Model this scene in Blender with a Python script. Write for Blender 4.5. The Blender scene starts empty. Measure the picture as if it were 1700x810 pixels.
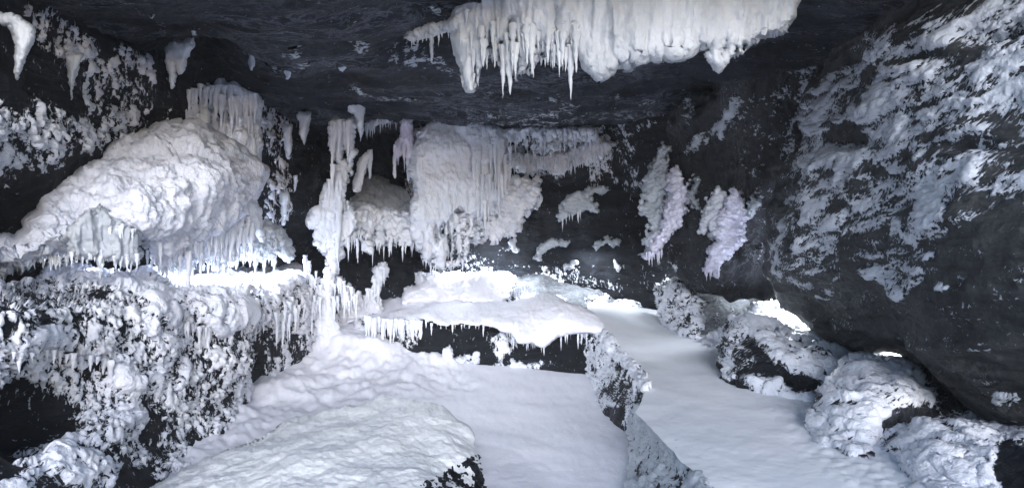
import bpy, math, random
import numpy as np
from mathutils import Vector

# ------------------------------------------------------------------ camera, world, sun, exposure
scene = bpy.context.scene
col = scene.collection
F = 1013.0            # focal length in photo pixels (photo 1700 wide)
CZ = 2.0              # eye height
cam_d = bpy.data.cameras.new('camera')
cam_d.sensor_width = 36.0
cam_d.lens = 36.0 * F / 1700.0
cam_d.clip_end = 500.0
cam = bpy.data.objects.new('camera', cam_d)
col.objects.link(cam)
cam.location = (0, 0, CZ)
cam.rotation_euler = (math.radians(90), 0, 0)
scene.camera = cam

world = bpy.data.worlds.new('World')
scene.world = world
world.use_nodes = True
wn = world.node_tree
bg = wn.nodes['Background']
sky = wn.nodes.new('ShaderNodeTexSky')
sky.sky_type = 'NISHITA'
sky.sun_disc = False
sky.sun_elevation = math.radians(16)
sky.sun_rotation = math.radians(160)
sky.air_density = 1.0
sky.dust_density = 0.6
sky.ozone_density = 2.0
bg.inputs['Strength'].default_value = 0.09
wn.links.new(sky.outputs['Color'], bg.inputs['Color'])

sun_d = bpy.data.lights.new('sun', 'SUN')
sun_d.energy = 1.5
sun_d.angle = math.radians(34)
sun_d.color = (0.96, 0.96, 1.0)
sun = bpy.data.objects.new('sun', sun_d)
col.objects.link(sun)
# light travels from behind the camera, from the left and above, into the cave mouth
_d = Vector((-0.10, 0.80, -0.27)).normalized()
sun.rotation_euler = _d.to_track_quat('-Z', 'Y').to_euler()

scene.view_settings.view_transform = 'Standard'
scene.view_settings.look = 'None'
scene.view_settings.exposure = 1.4
scene.view_settings.gamma = 1.0
scene.render.engine = 'CYCLES'
scene.cycles.use_denoising = True
scene.cycles.max_bounces = 6
scene.cycles.diffuse_bounces = 4

# ------------------------------------------------------------------ numeric helpers
def _hash(ix, iy, iz, seed):
    n = (ix * 374761393 + iy * 668265263 + iz * 1274126177 + seed * 974711) & 0xffffffff
    n = ((n ^ (n >> 13)) * 1103515245) & 0xffffffff
    n = ((n ^ (n >> 15)) * 668265263) & 0xffffffff
    return (n ^ (n >> 16)) & 0xffffff

def vnoise(p, seed=0):
    i = np.floor(p).astype(np.int64)
    f = p - i
    u = f * f * f * (f * (f * 6 - 15) + 10)
    out = 0
    for dx in (0, 1):
        wx = u[:, 0] if dx else 1 - u[:, 0]
        for dy in (0, 1):
            wy = u[:, 1] if dy else 1 - u[:, 1]
            for dz in (0, 1):
                wz = u[:, 2] if dz else 1 - u[:, 2]
                out = out + wx * wy * wz * _hash(i[:, 0] + dx, i[:, 1] + dy, i[:, 2] + dz, seed)
    return out / float(0x7fffff) - 1.0

def fbm(p, seed=0, octaves=4, gain=0.5):
    a, s, t = 1.0, 0.0, 0.0
    for k in range(octaves):
        s = s + a * vnoise(p * (2.03 ** k) + 17.3 * k, seed + k)
        t += a
        a *= gain
    return s / t

def ridged(p, seed=0, octaves=4, gain=0.55):
    a, s, t = 1.0, 0.0, 0.0
    for k in range(octaves):
        s = s + a * (1 - 2 * np.abs(vnoise(p * (2.03 ** k) + 9.1 * k, seed + k)))
        t += a
        a *= gain
    return s / t

def worley(p, seed=0):
    i = np.floor(p).astype(np.int64)
    f = p - i
    best = np.full(len(p), 9.0)
    for dx in (-1, 0, 1):
        for dy in (-1, 0, 1):
            for dz in (-1, 0, 1):
                h1 = _hash(i[:, 0] + dx, i[:, 1] + dy, i[:, 2] + dz, seed)
                jx = (h1 & 0xff) / 255.0
                jy = ((h1 >> 8) & 0xff) / 255.0
                jz = ((h1 >> 16) & 0xff) / 255.0
                d = (dx + jx - f[:, 0]) ** 2 + (dy + jy - f[:, 1]) ** 2 + (dz + jz - f[:, 2]) ** 2
                best = np.minimum(best, d)
    return np.sqrt(best)

def sstep(x, a, b):
    t = np.clip((x - a) / (b - a), 0, 1)
    return t * t * (3 - 2 * t)

def sdf(poly, x, y):
    """signed distance to a polygon, positive inside"""
    poly = np.asarray(poly, float)
    best = np.full(x.shape, 1e18)
    ins = np.zeros(x.shape, bool)
    n = len(poly)
    for k in range(n):
        x0, y0 = poly[k]
        x1, y1 = poly[(k + 1) % n]
        ex, ey = x1 - x0, y1 - y0
        t = np.clip(((x - x0) * ex + (y - y0) * ey) / (ex * ex + ey * ey + 1e-9), 0, 1)
        best = np.minimum(best, (x - x0 - t * ex) ** 2 + (y - y0 - t * ey) ** 2)
        if y0 != y1:
            c = ((y0 > y) != (y1 > y)) & (x < (x1 - x0) * (y - y0) / (y1 - y0) + x0)
            ins ^= c
    d = np.sqrt(best)
    return np.where(ins, d, -d)

def depth_fn(ctrl):
    """thin-plate spline of inverse distance through control points (px, py, Y)"""
    c = np.asarray(ctrl, float)
    q = c[:, :2] / 1000.0
    w = 1.0 / c[:, 2]
    n = len(c)
    def phi(r2):
        return 0.5 * r2 * np.log(r2 + 1e-12)
    K = phi(((q[:, None] - q[None]) ** 2).sum(-1)) + np.eye(n) * 2e-4
    A = np.zeros((n + 3, n + 3))
    A[:n, :n] = K
    A[:n, n] = 1
    A[:n, n + 1:] = q
    A[n, :n] = 1
    A[n + 1:, :n] = q.T
    sol = np.linalg.solve(A, np.concatenate([w, [0, 0, 0]]))
    def f(px, py):
        px = np.atleast_1d(np.asarray(px, float)); py = np.atleast_1d(np.asarray(py, float))
        x, y = px / 1000.0, py / 1000.0
        s = sol[n] + sol[n + 1] * x + sol[n + 2] * y
        for k in range(n):
            s = s + sol[k] * phi((x - q[k, 0]) ** 2 + (y - q[k, 1]) ** 2)
        return 1.0 / np.clip(s, 0.03, 1.5)
    return f

def W(px, py, Y):
    return np.stack([(px - 850.0) / F * Y, Y + 0 * px, CZ - (py - 405.0) / F * Y], -1)

def axis(a, b, s, lo, hi):
    """samples at step s inside the frame [lo,hi], growing coarser outside"""
    out = [max(a, lo)]
    while out[-1] < min(b, hi):
        out.append(out[-1] + s)
    st = s
    while out[-1] < b:
        st *= 1.12
        out.append(out[-1] + st)
    pre = [out[0]]
    st = s
    while pre[-1] > a:
        st *= 1.12
        pre.append(pre[-1] - st)
    return np.array(pre[:0:-1] + out)

def sculpt(P2, gx_shape):
    H, Wd = gx_shape
    P = P2.reshape(H, Wd, 3)
    du = np.gradient(P, axis=1)
    dv = np.gradient(P, axis=0)
    n = np.cross(du, dv)
    n /= np.linalg.norm(n, axis=-1, keepdims=True) + 1e-12
    toward = np.array([0, 0, CZ]) - P
    s = np.sign((n * toward).sum(-1, keepdims=True))
    s[s == 0] = 1
    return (n * s).reshape(-1, 3)

def make_mesh(name, verts, faces, mat, parent=None, smooth=True):
    me = bpy.data.meshes.new(name)
    faces = np.asarray(faces, np.int32)
    me.vertices.add(len(verts))
    me.vertices.foreach_set('co', np.asarray(verts, np.float32).ravel())
    k = faces.shape[1]
    me.loops.add(faces.size)
    me.loops.foreach_set('vertex_index', faces.ravel())
    me.polygons.add(len(faces))
    me.polygons.foreach_set('loop_start', np.arange(0, faces.size, k, dtype=np.int32))
    me.polygons.foreach_set('loop_total', np.full(len(faces), k, np.int32))
    me.update(calc_edges=True)
    me.validate()
    me.polygons.foreach_set('use_smooth', np.ones(len(me.polygons), bool) if smooth else np.zeros(len(me.polygons), bool))
    me.materials.append(mat)
    o = bpy.data.objects.new(name, me)
    col.objects.link(o)
    if parent is not None:
        o.parent = parent
    return o

def tag(o, label=None, cat=None, group=None, kind=None):
    if label: o['label'] = label
    if cat: o['category'] = cat
    if group: o['group'] = group
    if kind: o['kind'] = kind
    return o

def quads(H, Wd, keep):
    idx = np.arange(H * Wd).reshape(H, Wd)
    a, b, c, d = idx[:-1, :-1], idx[:-1, 1:], idx[1:, 1:], idx[1:, :-1]
    q = np.stack([a, d, c, b], -1).reshape(-1, 4)
    return q[keep[:-1, :-1].ravel() | keep[:-1, 1:].ravel() | keep[1:, 1:].ravel() | keep[1:, :-1].ravel()]

def compact(V, Fc):
    used = np.unique(Fc)
    m = np.full(len(V), -1, np.int64)
    m[used] = np.arange(len(used))
    return V[used], m[Fc]

class Surf: pass

def surface(name, poly, ctrl, mat, T=None, R=60, step=3, disp=None, warp=(4, 25), back=0.7, parent=None, power=2.0, seed=1, holes=()):
    """A rock or ice form. Its outline stands at its own distance (ctrl); T is its thickness in metres:
    with T it is a closed solid with rounded flanks, without it an open sheet that runs on behind its neighbours."""
    poly = np.asarray(poly, float)
    x0, y0 = poly.min(0) - 12
    x1, y1 = poly.max(0) + 12
    ax = axis(x0, x1, step, -20, 1720)
    ay = axis(y0, y1, step, -20, 830)
    gx, gy = np.meshgrid(ax, ay)
    sh = gx.shape
    px, py = gx.ravel(), gy.ravel()
    q = np.stack([px / warp[1], py / warp[1], 0 * px + seed * 3.7], -1)
    wx = warp[0] * (vnoise(q, seed) + 0.5 * vnoise(q * 2.3, seed + 1))
    wy = warp[0] * (vnoise(q, seed + 2) + 0.5 * vnoise(q * 2.3, seed + 3))
    d = sdf(poly, px + wx, py + wy)
    for hpoly in holes:
        d = np.minimum(d, -sdf(hpoly, px + 0.5 * wx, py + 0.5 * wy))
    dg = d.reshape(sh)
    inside = dg > 0
    gyd, gxd = np.gradient(dg, ay, ax)
    gn = gxd ** 2 + gyd ** 2 + 1e-6
    out = (~inside)
    mx = np.where(out, np.clip(-dg * gxd / gn, -2 * step, 2 * step), 0).ravel()
    my = np.where(out, np.clip(-dg * gyd / gn, -2 * step, 2 * step), 0).ravel()
    px, py = px + mx, py + my
    Yf = depth_fn(ctrl)
    Y = Yf(px, py)
    fc = quads(sh[0], sh[1], inside)
    S = Surf()
    S.px, S.py, S.d, S.sh, S.Yf, S.faces, S.T = px, py, d, sh, Yf, fc, T or 0
    dd = np.clip(d, 0, None)
    if T is None:
        P = W(px, py, Y)
        N = sculpt(P, sh)
        if disp is not None:
            P = P + N * disp(P, px, py, d)[:, None]
        N = sculpt(P, sh)
        S.P, S.N = P, N
        V, Fc = compact(P, fc)
        S.obj = make_mesh(name, V, Fc, mat, parent)
        return S
    prof = (1 - (1 - np.clip(dd / R, 0, 1)) ** power) ** (1 / power)
    Pf = W(px, py, Y - T * prof)
    N0 = sculpt(Pf, sh)
    if disp is not None:
        o = disp(Pf, px, py, d)
        Pf = Pf + N0 * o[:, None]
    S.P = Pf
    S.N = sculpt(Pf, sh)
    Pb = W(px, py, Y + T * back * prof + 0.01)
    # the rim is shared by both sides
    rim = ~(inside.ravel())
    n = len(px)
    bi = np.where(rim, np.arange(n), np.arange(n) + n)
    V = np.concatenate([Pf, Pb])
    Fb = bi[fc][:, ::-1]
    V, Fc = compact(V, np.concatenate([fc, Fb]))
    S.obj = make_mesh(name, V, Fc, mat, parent)
    return S

def ell(cx, cy, rx, ry, ang=0, n=14):
    a = math.radians(ang)
    return [(cx + rx * math.cos(t) * math.cos(a) - ry * math.sin(t) * math.sin(a),
             cy + rx * math.cos(t) * math.sin(a) + ry * math.sin(t) * math.cos(a))
            for t in [2 * math.pi * k / n for k in range(n)]]

def coverage(spec, px, py, seed=5, warp=10, lam=30):
    q = np.stack([px / lam, py / lam, 0 * px + seed], -1)
    wx = px + warp * fbm(q, seed, 3)
    wy = py + warp * fbm(q + 50, seed + 9, 3)
    c = np.zeros(len(px))
    for poly, dens, soft in spec:
        s = sstep(sdf(poly, wx, wy), -soft, soft)
        c = np.maximum(c, dens * s) if dens > 0 else c * (1 + dens * s)
    return c

def crust(name, S, spec, mat, amp=0.06, freq=(9, 9, 9), up=0.0, seed=3, parent=None, warp=10, lam=30, K=0.95, style='bump', base=0.0, rot=None, grow=None):
    """frost or snow lying on a surface: a second skin that stands proud of the rock where it has grown"""
    sel = np.unique(S.faces)
    P, N = S.P[sel], S.N[sel]
    c = coverage(spec, S.px[sel], S.py[sel], seed, warp, lam) + base
    if up:
        c = c + up * np.clip(N[:, 2], -0.6, 1.0) * (c > 0.02)
    Q = P
    if rot is not None:
        ca, sa = math.cos(rot), math.sin(rot)
        hx = Q[:, 0]
        Q = np.stack([hx * ca + Q[:, 2] * sa, Q[:, 1], -hx * sa + Q[:, 2] * ca], -1)
    fr = np.array(freq, float) * 1.8
    Q = Q + 0.05 * np.stack([vnoise(Q * 4, 71), vnoise(Q * 4, 72), vnoise(Q * 4, 73)], -1) + 0.022 * np.stack([fbm(Q * 13, 74, 2), fbm(Q * 13, 75, 2), fbm(Q * 13, 76, 2)], -1)
    w = 1 - 1.9 * worley(Q * fr, seed)
    w2 = 1 - 1.9 * worley(Q * fr * 2.1, seed + 1)
    f = fbm(Q * fr * 0.35, seed + 4, 5, 0.62)
    def unit(a): return (a - a.mean()) / (a.std() + 1e-9)
    if style == 'bump':
        n = 0.55 * unit(w) + 0.30 * unit(w2) + 0.8 * unit(f)
    elif style == 'drip':
        n = 0.45 * unit(w) + 0.30 * unit(w2) + 0.7 * unit(f) + 0.5 * unit(ridged(Q * fr * 0.6, seed + 8, 2))
    elif style == 'sheet':        # wind-packed snow: smooth swells with a torn edge
        n = 1.0 * unit(f) + 0.12 * unit(w) + 0.3 * unit(vnoise(Q * fr * 0.6, seed + 9))
        w, w2 = 0.5 * w, 0.25 * w2
    elif style == 'scales':       # overlapping tongues drawn out along the flow
        n = 0.9 * unit(f) + 0.55 * unit(ridged(Q * fr * 0.45, seed + 8, 3, 0.6)) + 0.2 * unit(w)
        w2 = 0.4 * ridged(Q * fr * 0.9, seed + 12, 2)
    else:
        n = 0.8 * unit(f) + 0.5 * unit(ridged(Q * fr * 0.7, seed + 8, 3))
    n = np.clip(unit(n), -1.8, 1.6)
    h = amp * (1.9 * (np.clip(c, -0.2, 1.1) - 0.5) + 0.56 * K * n - 0.5 * (1 - sstep(c, 0.0, 0.30)))
    h = h + np.clip(h / amp, 0, 0.5) * amp * (0.35 * w2 + 0.25 * w)
    hoar = np.clip(0.5 + 0.5 * h / amp, 0, 2)
    h = np.where(h > 0, h ** 0.9 * (amp ** 0.1), h)
    S.hoar = hoar if getattr(S, 'hoar', None) is None else np.maximum(S.hoar, hoar)
    me = S.obj.data
    at = me.attributes.get('hoar') or me.attributes.new('hoar', 'FLOAT', 'POINT')
    arr = np.zeros(len(me.vertices), np.float32)
    arr[:len(sel)] = S.hoar
    at.data.foreach_set('value', arr)
    hfull = np.zeros(len(S.px)); hfull[sel] = hoar
    H = np.full(len(S.px), -1.0)
    H[sel] = h
    hv = np.clip(H, -0.025, None)
    V = S.P + S.N * hv[:, None]
    fc = S.faces
    fc = fc[(H[fc] > -0.004).any(1)]
    if not len(fc):
        return None
    used = np.unique(fc)
    V, fc = compact(V, fc)
    o = make_mesh(name, V, fc, crust_mat(mat, grow or style), parent if parent is not None else S.obj)
    at = o.data.attributes.new('hoar', 'FLOAT', 'POINT')
    at.data.foreach_set('value', hfull[used].astype(np.float32))
    return o

# how the fine hoar crystals lie: (scale of the coordinates, turn, noise scale)
GROW = {'bump': ((1, 1, 1), (0, 0, 0), 26), 'drip': ((1, 1, 0.35), (0, 0, 0), 30), 'sheet': ((1, 1, 1), (0, 0, 0), 22), 'scales': ((0.22, 1, 1), (0, 0.62, 0), 38),
        'streak': ((0.5, 1.2, 1.2), (0, 0, 0), 26), 'stripe': ((1, 1, 0.12), (0, 0, 0), 26), 'slant': ((1, 1, .35), (0, 0.35, 0), 30)}
def hoar_mask(nt, grow):
    sc, rot, ns = GROW[grow]
    v = coords(nt, (1, 1, 1), rot)
    mp = node(nt, 'ShaderNodeMapping'); mp.inputs['Scale'].default_value = sc
    nt.links.new(v, mp.inputs['Vector'])
    nz = node(nt, 'ShaderNodeTexNoise', Scale=float(ns), Detail=4.0, Roughness=0.62, Distortion=0.6)
    nt.links.new(mp.outputs['Vector'], nz.inputs['Vector'])
    at = nt.nodes.new('ShaderNodeAttribute'); at.attribute_name = 'hoar'
    a = node(nt, 'ShaderNodeMath', operation='MULTIPLY_ADD')
    a.inputs[1].default_value = 2.6; a.inputs[2].default_value = -1.3 - 0.5
    nt.links.new(nz.outputs['Fac'], a.inputs[0])
    s = node(nt, 'ShaderNodeMath', operation='ADD')
    nt.links.new(a.outputs[0], s.inputs[0]); nt.links.new(at.outputs['Fac'], s.inputs[1])
    r = node(nt, 'ShaderNodeMapRange'); r.inputs['From Min'].default_value = -0.04; r.inputs['From Max'].default_value = 0.10
    nt.links.new(s.outputs[0], r.inputs['Value'])
    return r.outputs['Result']

_crust_mats = {}
def crust_mat(mat, grow):
    key = (mat.name, grow)
    if key in _crust_mats: return _crust_mats[key]
    m = mat.copy(); m.name = mat.name + '_' + grow
    nt = m.node_tree; b = nt.nodes['Principled BSDF']
    k = hoar_mask(nt, grow)
    src = b.inputs['Base Color'].links[0].from_socket
    mx = nt.nodes.new('ShaderNodeMix'); mx.data_type = 'RGBA'
    nt.links.new(k, mx.inputs[0]); mx.inputs[6].default_value = (0.010, 0.012, 0.017, 1)
    nt.links.new(src, mx.inputs[7]); nt.links.new(mx.outputs[2], b.inputs['Base Color'])
    bump_with(nt, b, k)
    _crust_mats[key] = m
    return m

def bump_with(nt, b, k, dist=0.03):
    bp = node(nt, 'ShaderNodeBump', Strength=0.7, Distance=dist)
    nt.links.new(k, bp.inputs['Height'])
    if b.inputs['Normal'].links:
        nt.links.new(b.inputs['Normal'].links[0].from_socket, bp.inputs['Normal'])
    nt.links.new(bp.outputs['Normal'], b.inputs['Normal'])

def hoared(mat, grow, white=(0.50, 0.54, 0.62)):
    m = mat.copy(); m.name = mat.name + '_hoared_' + grow
    nt = m.node_tree; b = nt.nodes['Principled BSDF']
    k = hoar_mask(nt, grow)
    src = b.inputs['Base Color'].links[0].from_socket
    mx = nt.nodes.new('ShaderNodeMix'); mx.data_type = 'RGBA'
    nt.links.new(k, mx.inputs[0]); nt.links.new(src, mx.inputs[6])
    mx.inputs[7].default_value = tuple(white) + (1,)
    nt.links.new(mx.outputs[2], b.inputs['Base Color'])
    bump_with(nt, b, k)
    return m

def teeth(a, b, n, lo, hi, rng, w=0.5):
    """a ragged, toothed lower edge from a to b"""
    out = []
    for k in range(n):
        t = (k + rng.uniform(0.1, 0.5)) / n
        out.append((a[0] + (b[0] - a[0]) * t, a[1] + (b[1] - a[1]) * t))
        t2 = min(1, t + w / n)
        L = lo + (hi - lo) * rng.random() ** 2
        out.append((a[0] + (b[0] - a[0]) * t2, a[1] + (b[1] - a[1]) * t2 + L))
    return out

def ragged(pts, den, lo, hi, rng, w=0.5):
    out = [pts[0]]
    for a, b in zip(pts[:-1], pts[1:]):
        L = math.hypot(b[0] - a[0], b[1] - a[1])
        out += teeth(a, b, max(1, int(L / den)), lo, hi, rng, w)
        out.append(b)
    return out

# ------------------------------------------------------------------ materials
def new_mat(name):
    m = bpy.data.materials.new(name)
    m.use_nodes = True
    nt = m.node_tree
    b = nt.nodes['Principled BSDF']
    return m, nt, b

def node(nt, typ, **kw):
    n = nt.nodes.new(typ)
    for k, v in kw.items():
        if k in n.inputs.keys():
            n.inputs[k].default_value = v
        else:
            setattr(n, k, v)
    return n

def coords(nt, scale=(1, 1, 1), rot=(0, 0, 0)):
    g = nt.nodes.new('ShaderNodeNewGeometry')
    mp = nt.nodes.new('ShaderNodeMapping')
    mp.inputs['Scale'].default_value = scale
    mp.inputs['Rotation'].default_value = rot
    nt.links.new(g.outputs['Position'], mp.inputs['Vector'])
    return mp.outputs['Vector']

def ramp(nt, fac, stops):
    r = nt.nodes.new('ShaderNodeValToRGB')
    e = r.color_ramp.elements
    while len(e) < len(stops):
        e.new(0.5)
    for k, (p, c) in enumerate(stops):
        e[k].position = p
        e[k].color = tuple(c) + (1,)
    nt.links.new(fac, r.inputs['Fac'])
    return r.outputs['Color']

def snow_mat(name, c0, c1, scale=1.0, bump=0.35, grain=60, aniso=(1, 1, 1), sss=0.0, rough=0.62, spec=0.3):
    m, nt, b = new_mat(name)
    v = coords(nt, aniso)
    n1 = node(nt, 'ShaderNodeTexNoise', Scale=2.2 * scale, Detail=6.0, Roughness=0.6)
    nt.links.new(v, n1.inputs['Vector'])
    c = ramp(nt, n1.outputs['Fac'], [(0.35, c0), (0.65, c1)])
    nt.links.new(c, b.inputs['Base Color'])
    n2 = node(nt, 'ShaderNodeTexNoise', Scale=grain, Detail=5.0, Roughness=0.65)
    nt.links.new(v, n2.inputs['Vector'])
    vo = node(nt, 'ShaderNodeTexVoronoi', Scale=grain * 0.45)
    nt.links.new(v, vo.inputs['Vector'])
    mm = node(nt, 'ShaderNodeMath', operation='MULTIPLY_ADD')
    mm.inputs[1].default_value = -0.55
    nt.links.new(vo.outputs['Distance'], mm.inputs[0])
    nt.links.new(n2.outputs['Fac'], mm.inputs[2])
    bp = node(nt, 'ShaderNodeBump', Strength=bump, Distance=0.03)
    nt.links.new(mm.outputs[0], bp.inputs['Height'])
    nt.links.new(bp.outputs['Normal'], b.inputs['Normal'])
    b.inputs['Roughness'].default_value = rough
    b.inputs['Specular IOR Level'].default_value = spec
    if sss:
        b.inputs['Subsurface Weight'].default_value = sss
        b.inputs['Subsurface Radius'].default_value = (0.05, 0.07, 0.1)
    return m

def rock_mat(name, dark, light, vein, aniso=(1, 1, 1), rot=(0, 0, 0), bump=0.6, vein_pos=0.62, dust=None):
    m, nt, b = new_mat(name)
    v = coords(nt, aniso, rot)
    n0 = node(nt, 'ShaderNodeTexNoise', Scale=1.1, Detail=9.0, Roughness=0.66, Distortion=1.4)
    nt.links.new(v, n0.inputs['Vector'])
    c = ramp(nt, n0.outputs['Fac'], [(0.38, dark), (0.56, light), (0.70, dark)])
    n1 = node(nt, 'ShaderNodeTexNoise', Scale=2.6, Detail=10.0, Roughness=0.72, Distortion=2.2)
    nt.links.new(v, n1.inputs['Vector'])
    # thin hoar lines along the strata: where the noise crosses its middle value
    s1 = node(nt, 'ShaderNodeMath', operation='SUBTRACT'); s1.inputs[1].default_value = 0.5
    nt.links.new(n1.outputs['Fac'], s1.inputs[0])
    ab = node(nt, 'ShaderNodeMath', operation='ABSOLUTE')
    nt.links.new(s1.outputs[0], ab.inputs[0])
    line = ramp(nt, ab.outputs[0], [(0.0, (1, 1, 1)), (0.035, (0, 0, 0))])
    n2 = node(nt, 'ShaderNodeTexNoise', Scale=0.9, Detail=3.0)
    nt.links.new(v, n2.inputs['Vector'])
    patch = ramp(nt, n2.outputs['Fac'], [(vein_pos - 0.08, (0, 0, 0)), (vein_pos + 0.08, (1, 1, 1))])
    mu = node(nt, 'ShaderNodeMath', operation='MULTIPLY')
    nt.links.new(line, mu.inputs[0]); nt.links.new(patch, mu.inputs[1])
    mix = nt.nodes.new('ShaderNodeMix'); mix.data_type = 'RGBA'
    nt.links.new(mu.outputs[0], mix.inputs[0])
    nt.links.new(c, mix.inputs[6]); mix.inputs[7].default_value = tuple(vein) + (1,)
    outc = mix.outputs[2]
    # fine mineral grain
    ng = node(nt, 'ShaderNodeTexNoise', Scale=38.0, Detail=6.0, Roughness=0.75)
    g0 = coords(nt)
    nt.links.new(g0, ng.inputs['Vector'])
    gr = ramp(nt, ng.outputs['Fac'], [(0.30, (0.45, 0.45, 0.45)), (0.72, (1.6, 1.6, 1.6))])
    mg = nt.nodes.new('ShaderNodeMix'); mg.data_type = 'RGBA'; mg.blend_type = 'MULTIPLY'
    mg.inputs[0].default_value = 1.0
    nt.links.new(outc, mg.inputs[6]); nt.links.new(gr, mg.inputs[7])
    outc = mg.outputs[2]
    if dust:
        nd = node(nt, 'ShaderNodeTexNoise', Scale=dust[1], Detail=8.0, Roughness=0.75)
        nt.links.new(g0, nd.inputs['Vector'])
        df = ramp(nt, nd.outputs['Fac'], [(dust[2], (0, 0, 0)), (dust[2] + 0.12, (1, 1, 1))])
        md = nt.nodes.new('ShaderNodeMix'); md.data_type = 'RGBA'
        nt.links.new(df, md.inputs[0]); nt.links.new(outc, md.inputs[6])
        md.inputs[7].default_value = tuple(dust[0]) + (1,)
        outc = md.outputs[2]
    nt.links.new(outc, b.inputs['Base Color'])
    bsum = node(nt, 'ShaderNodeMath', operation='MULTIPLY_ADD')
    bsum.inputs[1].default_value = 0.35
    nt.links.new(ng.outputs['Fac'], bsum.inputs[0]); nt.links.new(n1.outputs['Fac'], bsum.inputs[2])
    bp = node(nt, 'ShaderNodeBump', Strength=bump, Distance=0.08)
    nt.links.new(bsum.outputs[0], bp.inputs['Height'])
    nt.links.new(bp.outputs['Normal'], b.inputs['Normal'])
    b.inputs['Roughness'].default_value = 0.55
    b.inputs['Specular IOR Level'].default_value = 0.18
    return m

M_snow = snow_mat('powder_snow', (0.71, 0.73, 0.82), (0.78, 0.79, 0.87), 0.6, 0.22, 45, rough=0.7)
M_lump = snow_mat('lumpy_snow', (0.66, 0.70, 0.81), (0.77, 0.79, 0.89), 1.5, 0.9, 24, rough=0.7)
M_path = snow_mat('packed_path_snow', (0.66, 0.70, 0.76), (0.75, 0.77, 0.83), 0.5, 0.15, 35, rough=0.6)
M_boulder_snow = snow_mat('creamy_snow', (0.73, 0.76, 0.79), (0.80, 0.82, 0.86), 1.0, 0.5, 32, rough=0.7)
M_frost = snow_mat('hoar_frost', (0.58, 0.61, 0.70), (0.76, 0.78, 0.85), 1.6, 0.6, 40)
M_frost_v = snow_mat('violet_frost', (0.62, 0.60, 0.76), (0.76, 0.76, 0.88), 1.6, 0.6, 40)
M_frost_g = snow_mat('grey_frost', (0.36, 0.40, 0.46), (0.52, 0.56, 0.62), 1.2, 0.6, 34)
M_frost_m = snow_mat('mid_grey_frost', (0.46, 0.49, 0.56), (0.62, 0.65, 0.72), 1.2, 0.6, 36)  # mid-grey frost of lower albedo, used on the overhanging boulder
M_ice = snow_mat('rimed_ice', (0.65, 0.70, 0.80), (0.76, 0.79, 0.88), 1.8, 0.9, 24, aniso=(1, 1, 0.28), rough=0.5, spec=0.4)
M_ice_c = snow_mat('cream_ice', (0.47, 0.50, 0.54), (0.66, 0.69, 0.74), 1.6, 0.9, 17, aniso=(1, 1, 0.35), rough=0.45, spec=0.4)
M_rock = rock_mat('black_rock', (0.0022, 0.0026, 0.0045), (0.008, 0.010, 0.015), (0.05, 0.06, 0.08), (0.6, 0.8, 2.2), (0.15, 0.1, 0))
M_ceil = rock_mat('ceiling_rock', (0.005, 0.0065, 0.010), (0.020, 0.024, 0.036), (0.16, 0.18, 0.23), (0.45, 1.3, 1.6), (0, 0, 0.12), bump=0.9, vein_pos=0.52)
M_grey = rock_mat('grey_rock', (0.006, 0.007, 0.010), (0.026, 0.028, 0.034), (0.09, 0.095, 0.11), (1.4, 1.2, 0.5), (0, 0.5, 0), vein_pos=0.5,
                  dust=((0.045, 0.047, 0.05), 3.0, 0.58))
M_giant = rock_mat('overhang_rock', (0.020, 0.021, 0.024), (0.055, 0.058, 0.062), (0.13, 0.135, 0.14), (0.8, 0.8, 1.2), (0, -0.5, 0),
                   dust=((0.085, 0.088, 0.09), 2.2, 0.58))
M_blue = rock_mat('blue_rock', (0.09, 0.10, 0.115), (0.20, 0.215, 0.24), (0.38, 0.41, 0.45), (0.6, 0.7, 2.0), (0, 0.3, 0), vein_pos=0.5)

M_rock_drip = hoared(M_rock, 'drip')
M_rock_bump = hoared(M_rock, 'bump')
M_rock_stripe = hoared(M_rock, 'stripe', (0.36, 0.40, 0.44))
M_rock_scales = hoared(M_rock, 'scales')
M_ceil_h = hoared(M_ceil, 'streak', (0.36, 0.40, 0.46))
M_grey_h = hoared(M_grey, 'bump', (0.40, 0.43, 0.50))
M_grey_s = hoared(M_grey, 'scales')
M_giant_h = hoared(M_giant, 'scales')
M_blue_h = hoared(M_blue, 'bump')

_depth_tps = depth_fn
def depth_fn(ctrl):
    if callable(ctrl):
        return ctrl
    if isinstance(ctrl, (int, float)):
        return lambda px, py: np.full(np.atleast_1d(np.asarray(px, float)).shape, float(ctrl))
    if len(ctrl) == 2:                      # plane turned about the upright axis: (px, Y), (px, Y)
        (xa, ya), (xb, yb) = ctrl
        return lambda px, py: 1 / (1 / ya + (1 / yb - 1 / ya) * np.clip((np.atleast_1d(np.asarray(px, float)) - xa) / (xb - xa), -0.6, 1.6))
    return _depth_tps(ctrl)

# ------------------------------------------------------------------ displacement styles
def d_rock(a=0.15, f=0.8, s=1, strat=0.0, sdir=(0.4, 0.5, 3.0), fine=0.25):
    def g(P, px, py, d):
        o = a * fbm(P * f, s, 4, 0.5) + a * fine * ridged(P * f * 3.1, s + 5, 3)
        if strat:
            o = o + strat * ridged(P * np.array(sdir), s + 7, 4, 0.6)
        return o
    return g

def d_frost(a=0.06, f=6.0, s=2, big=0.12, bf=1.2, aniso=(1, 1, 1)):
    an = np.array(aniso, float)
    def g(P, px, py, d):
        Q = P * an
        Q = Q + 0.05 * np.stack([vnoise(Q * 4, 61), vnoise(Q * 4, 62), vnoise(Q * 4, 63)], -1)
        return (big * fbm(P * bf, s, 3) + a * (1 - 1.6 * worley(Q * f, s)) + a * 0.8 * (1 - 1.6 * worley(Q * f * 2.3, s + 3))
                + 0.45 * a * fbm(Q * f * 3, s + 2, 3, 0.6))
    return g

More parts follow.
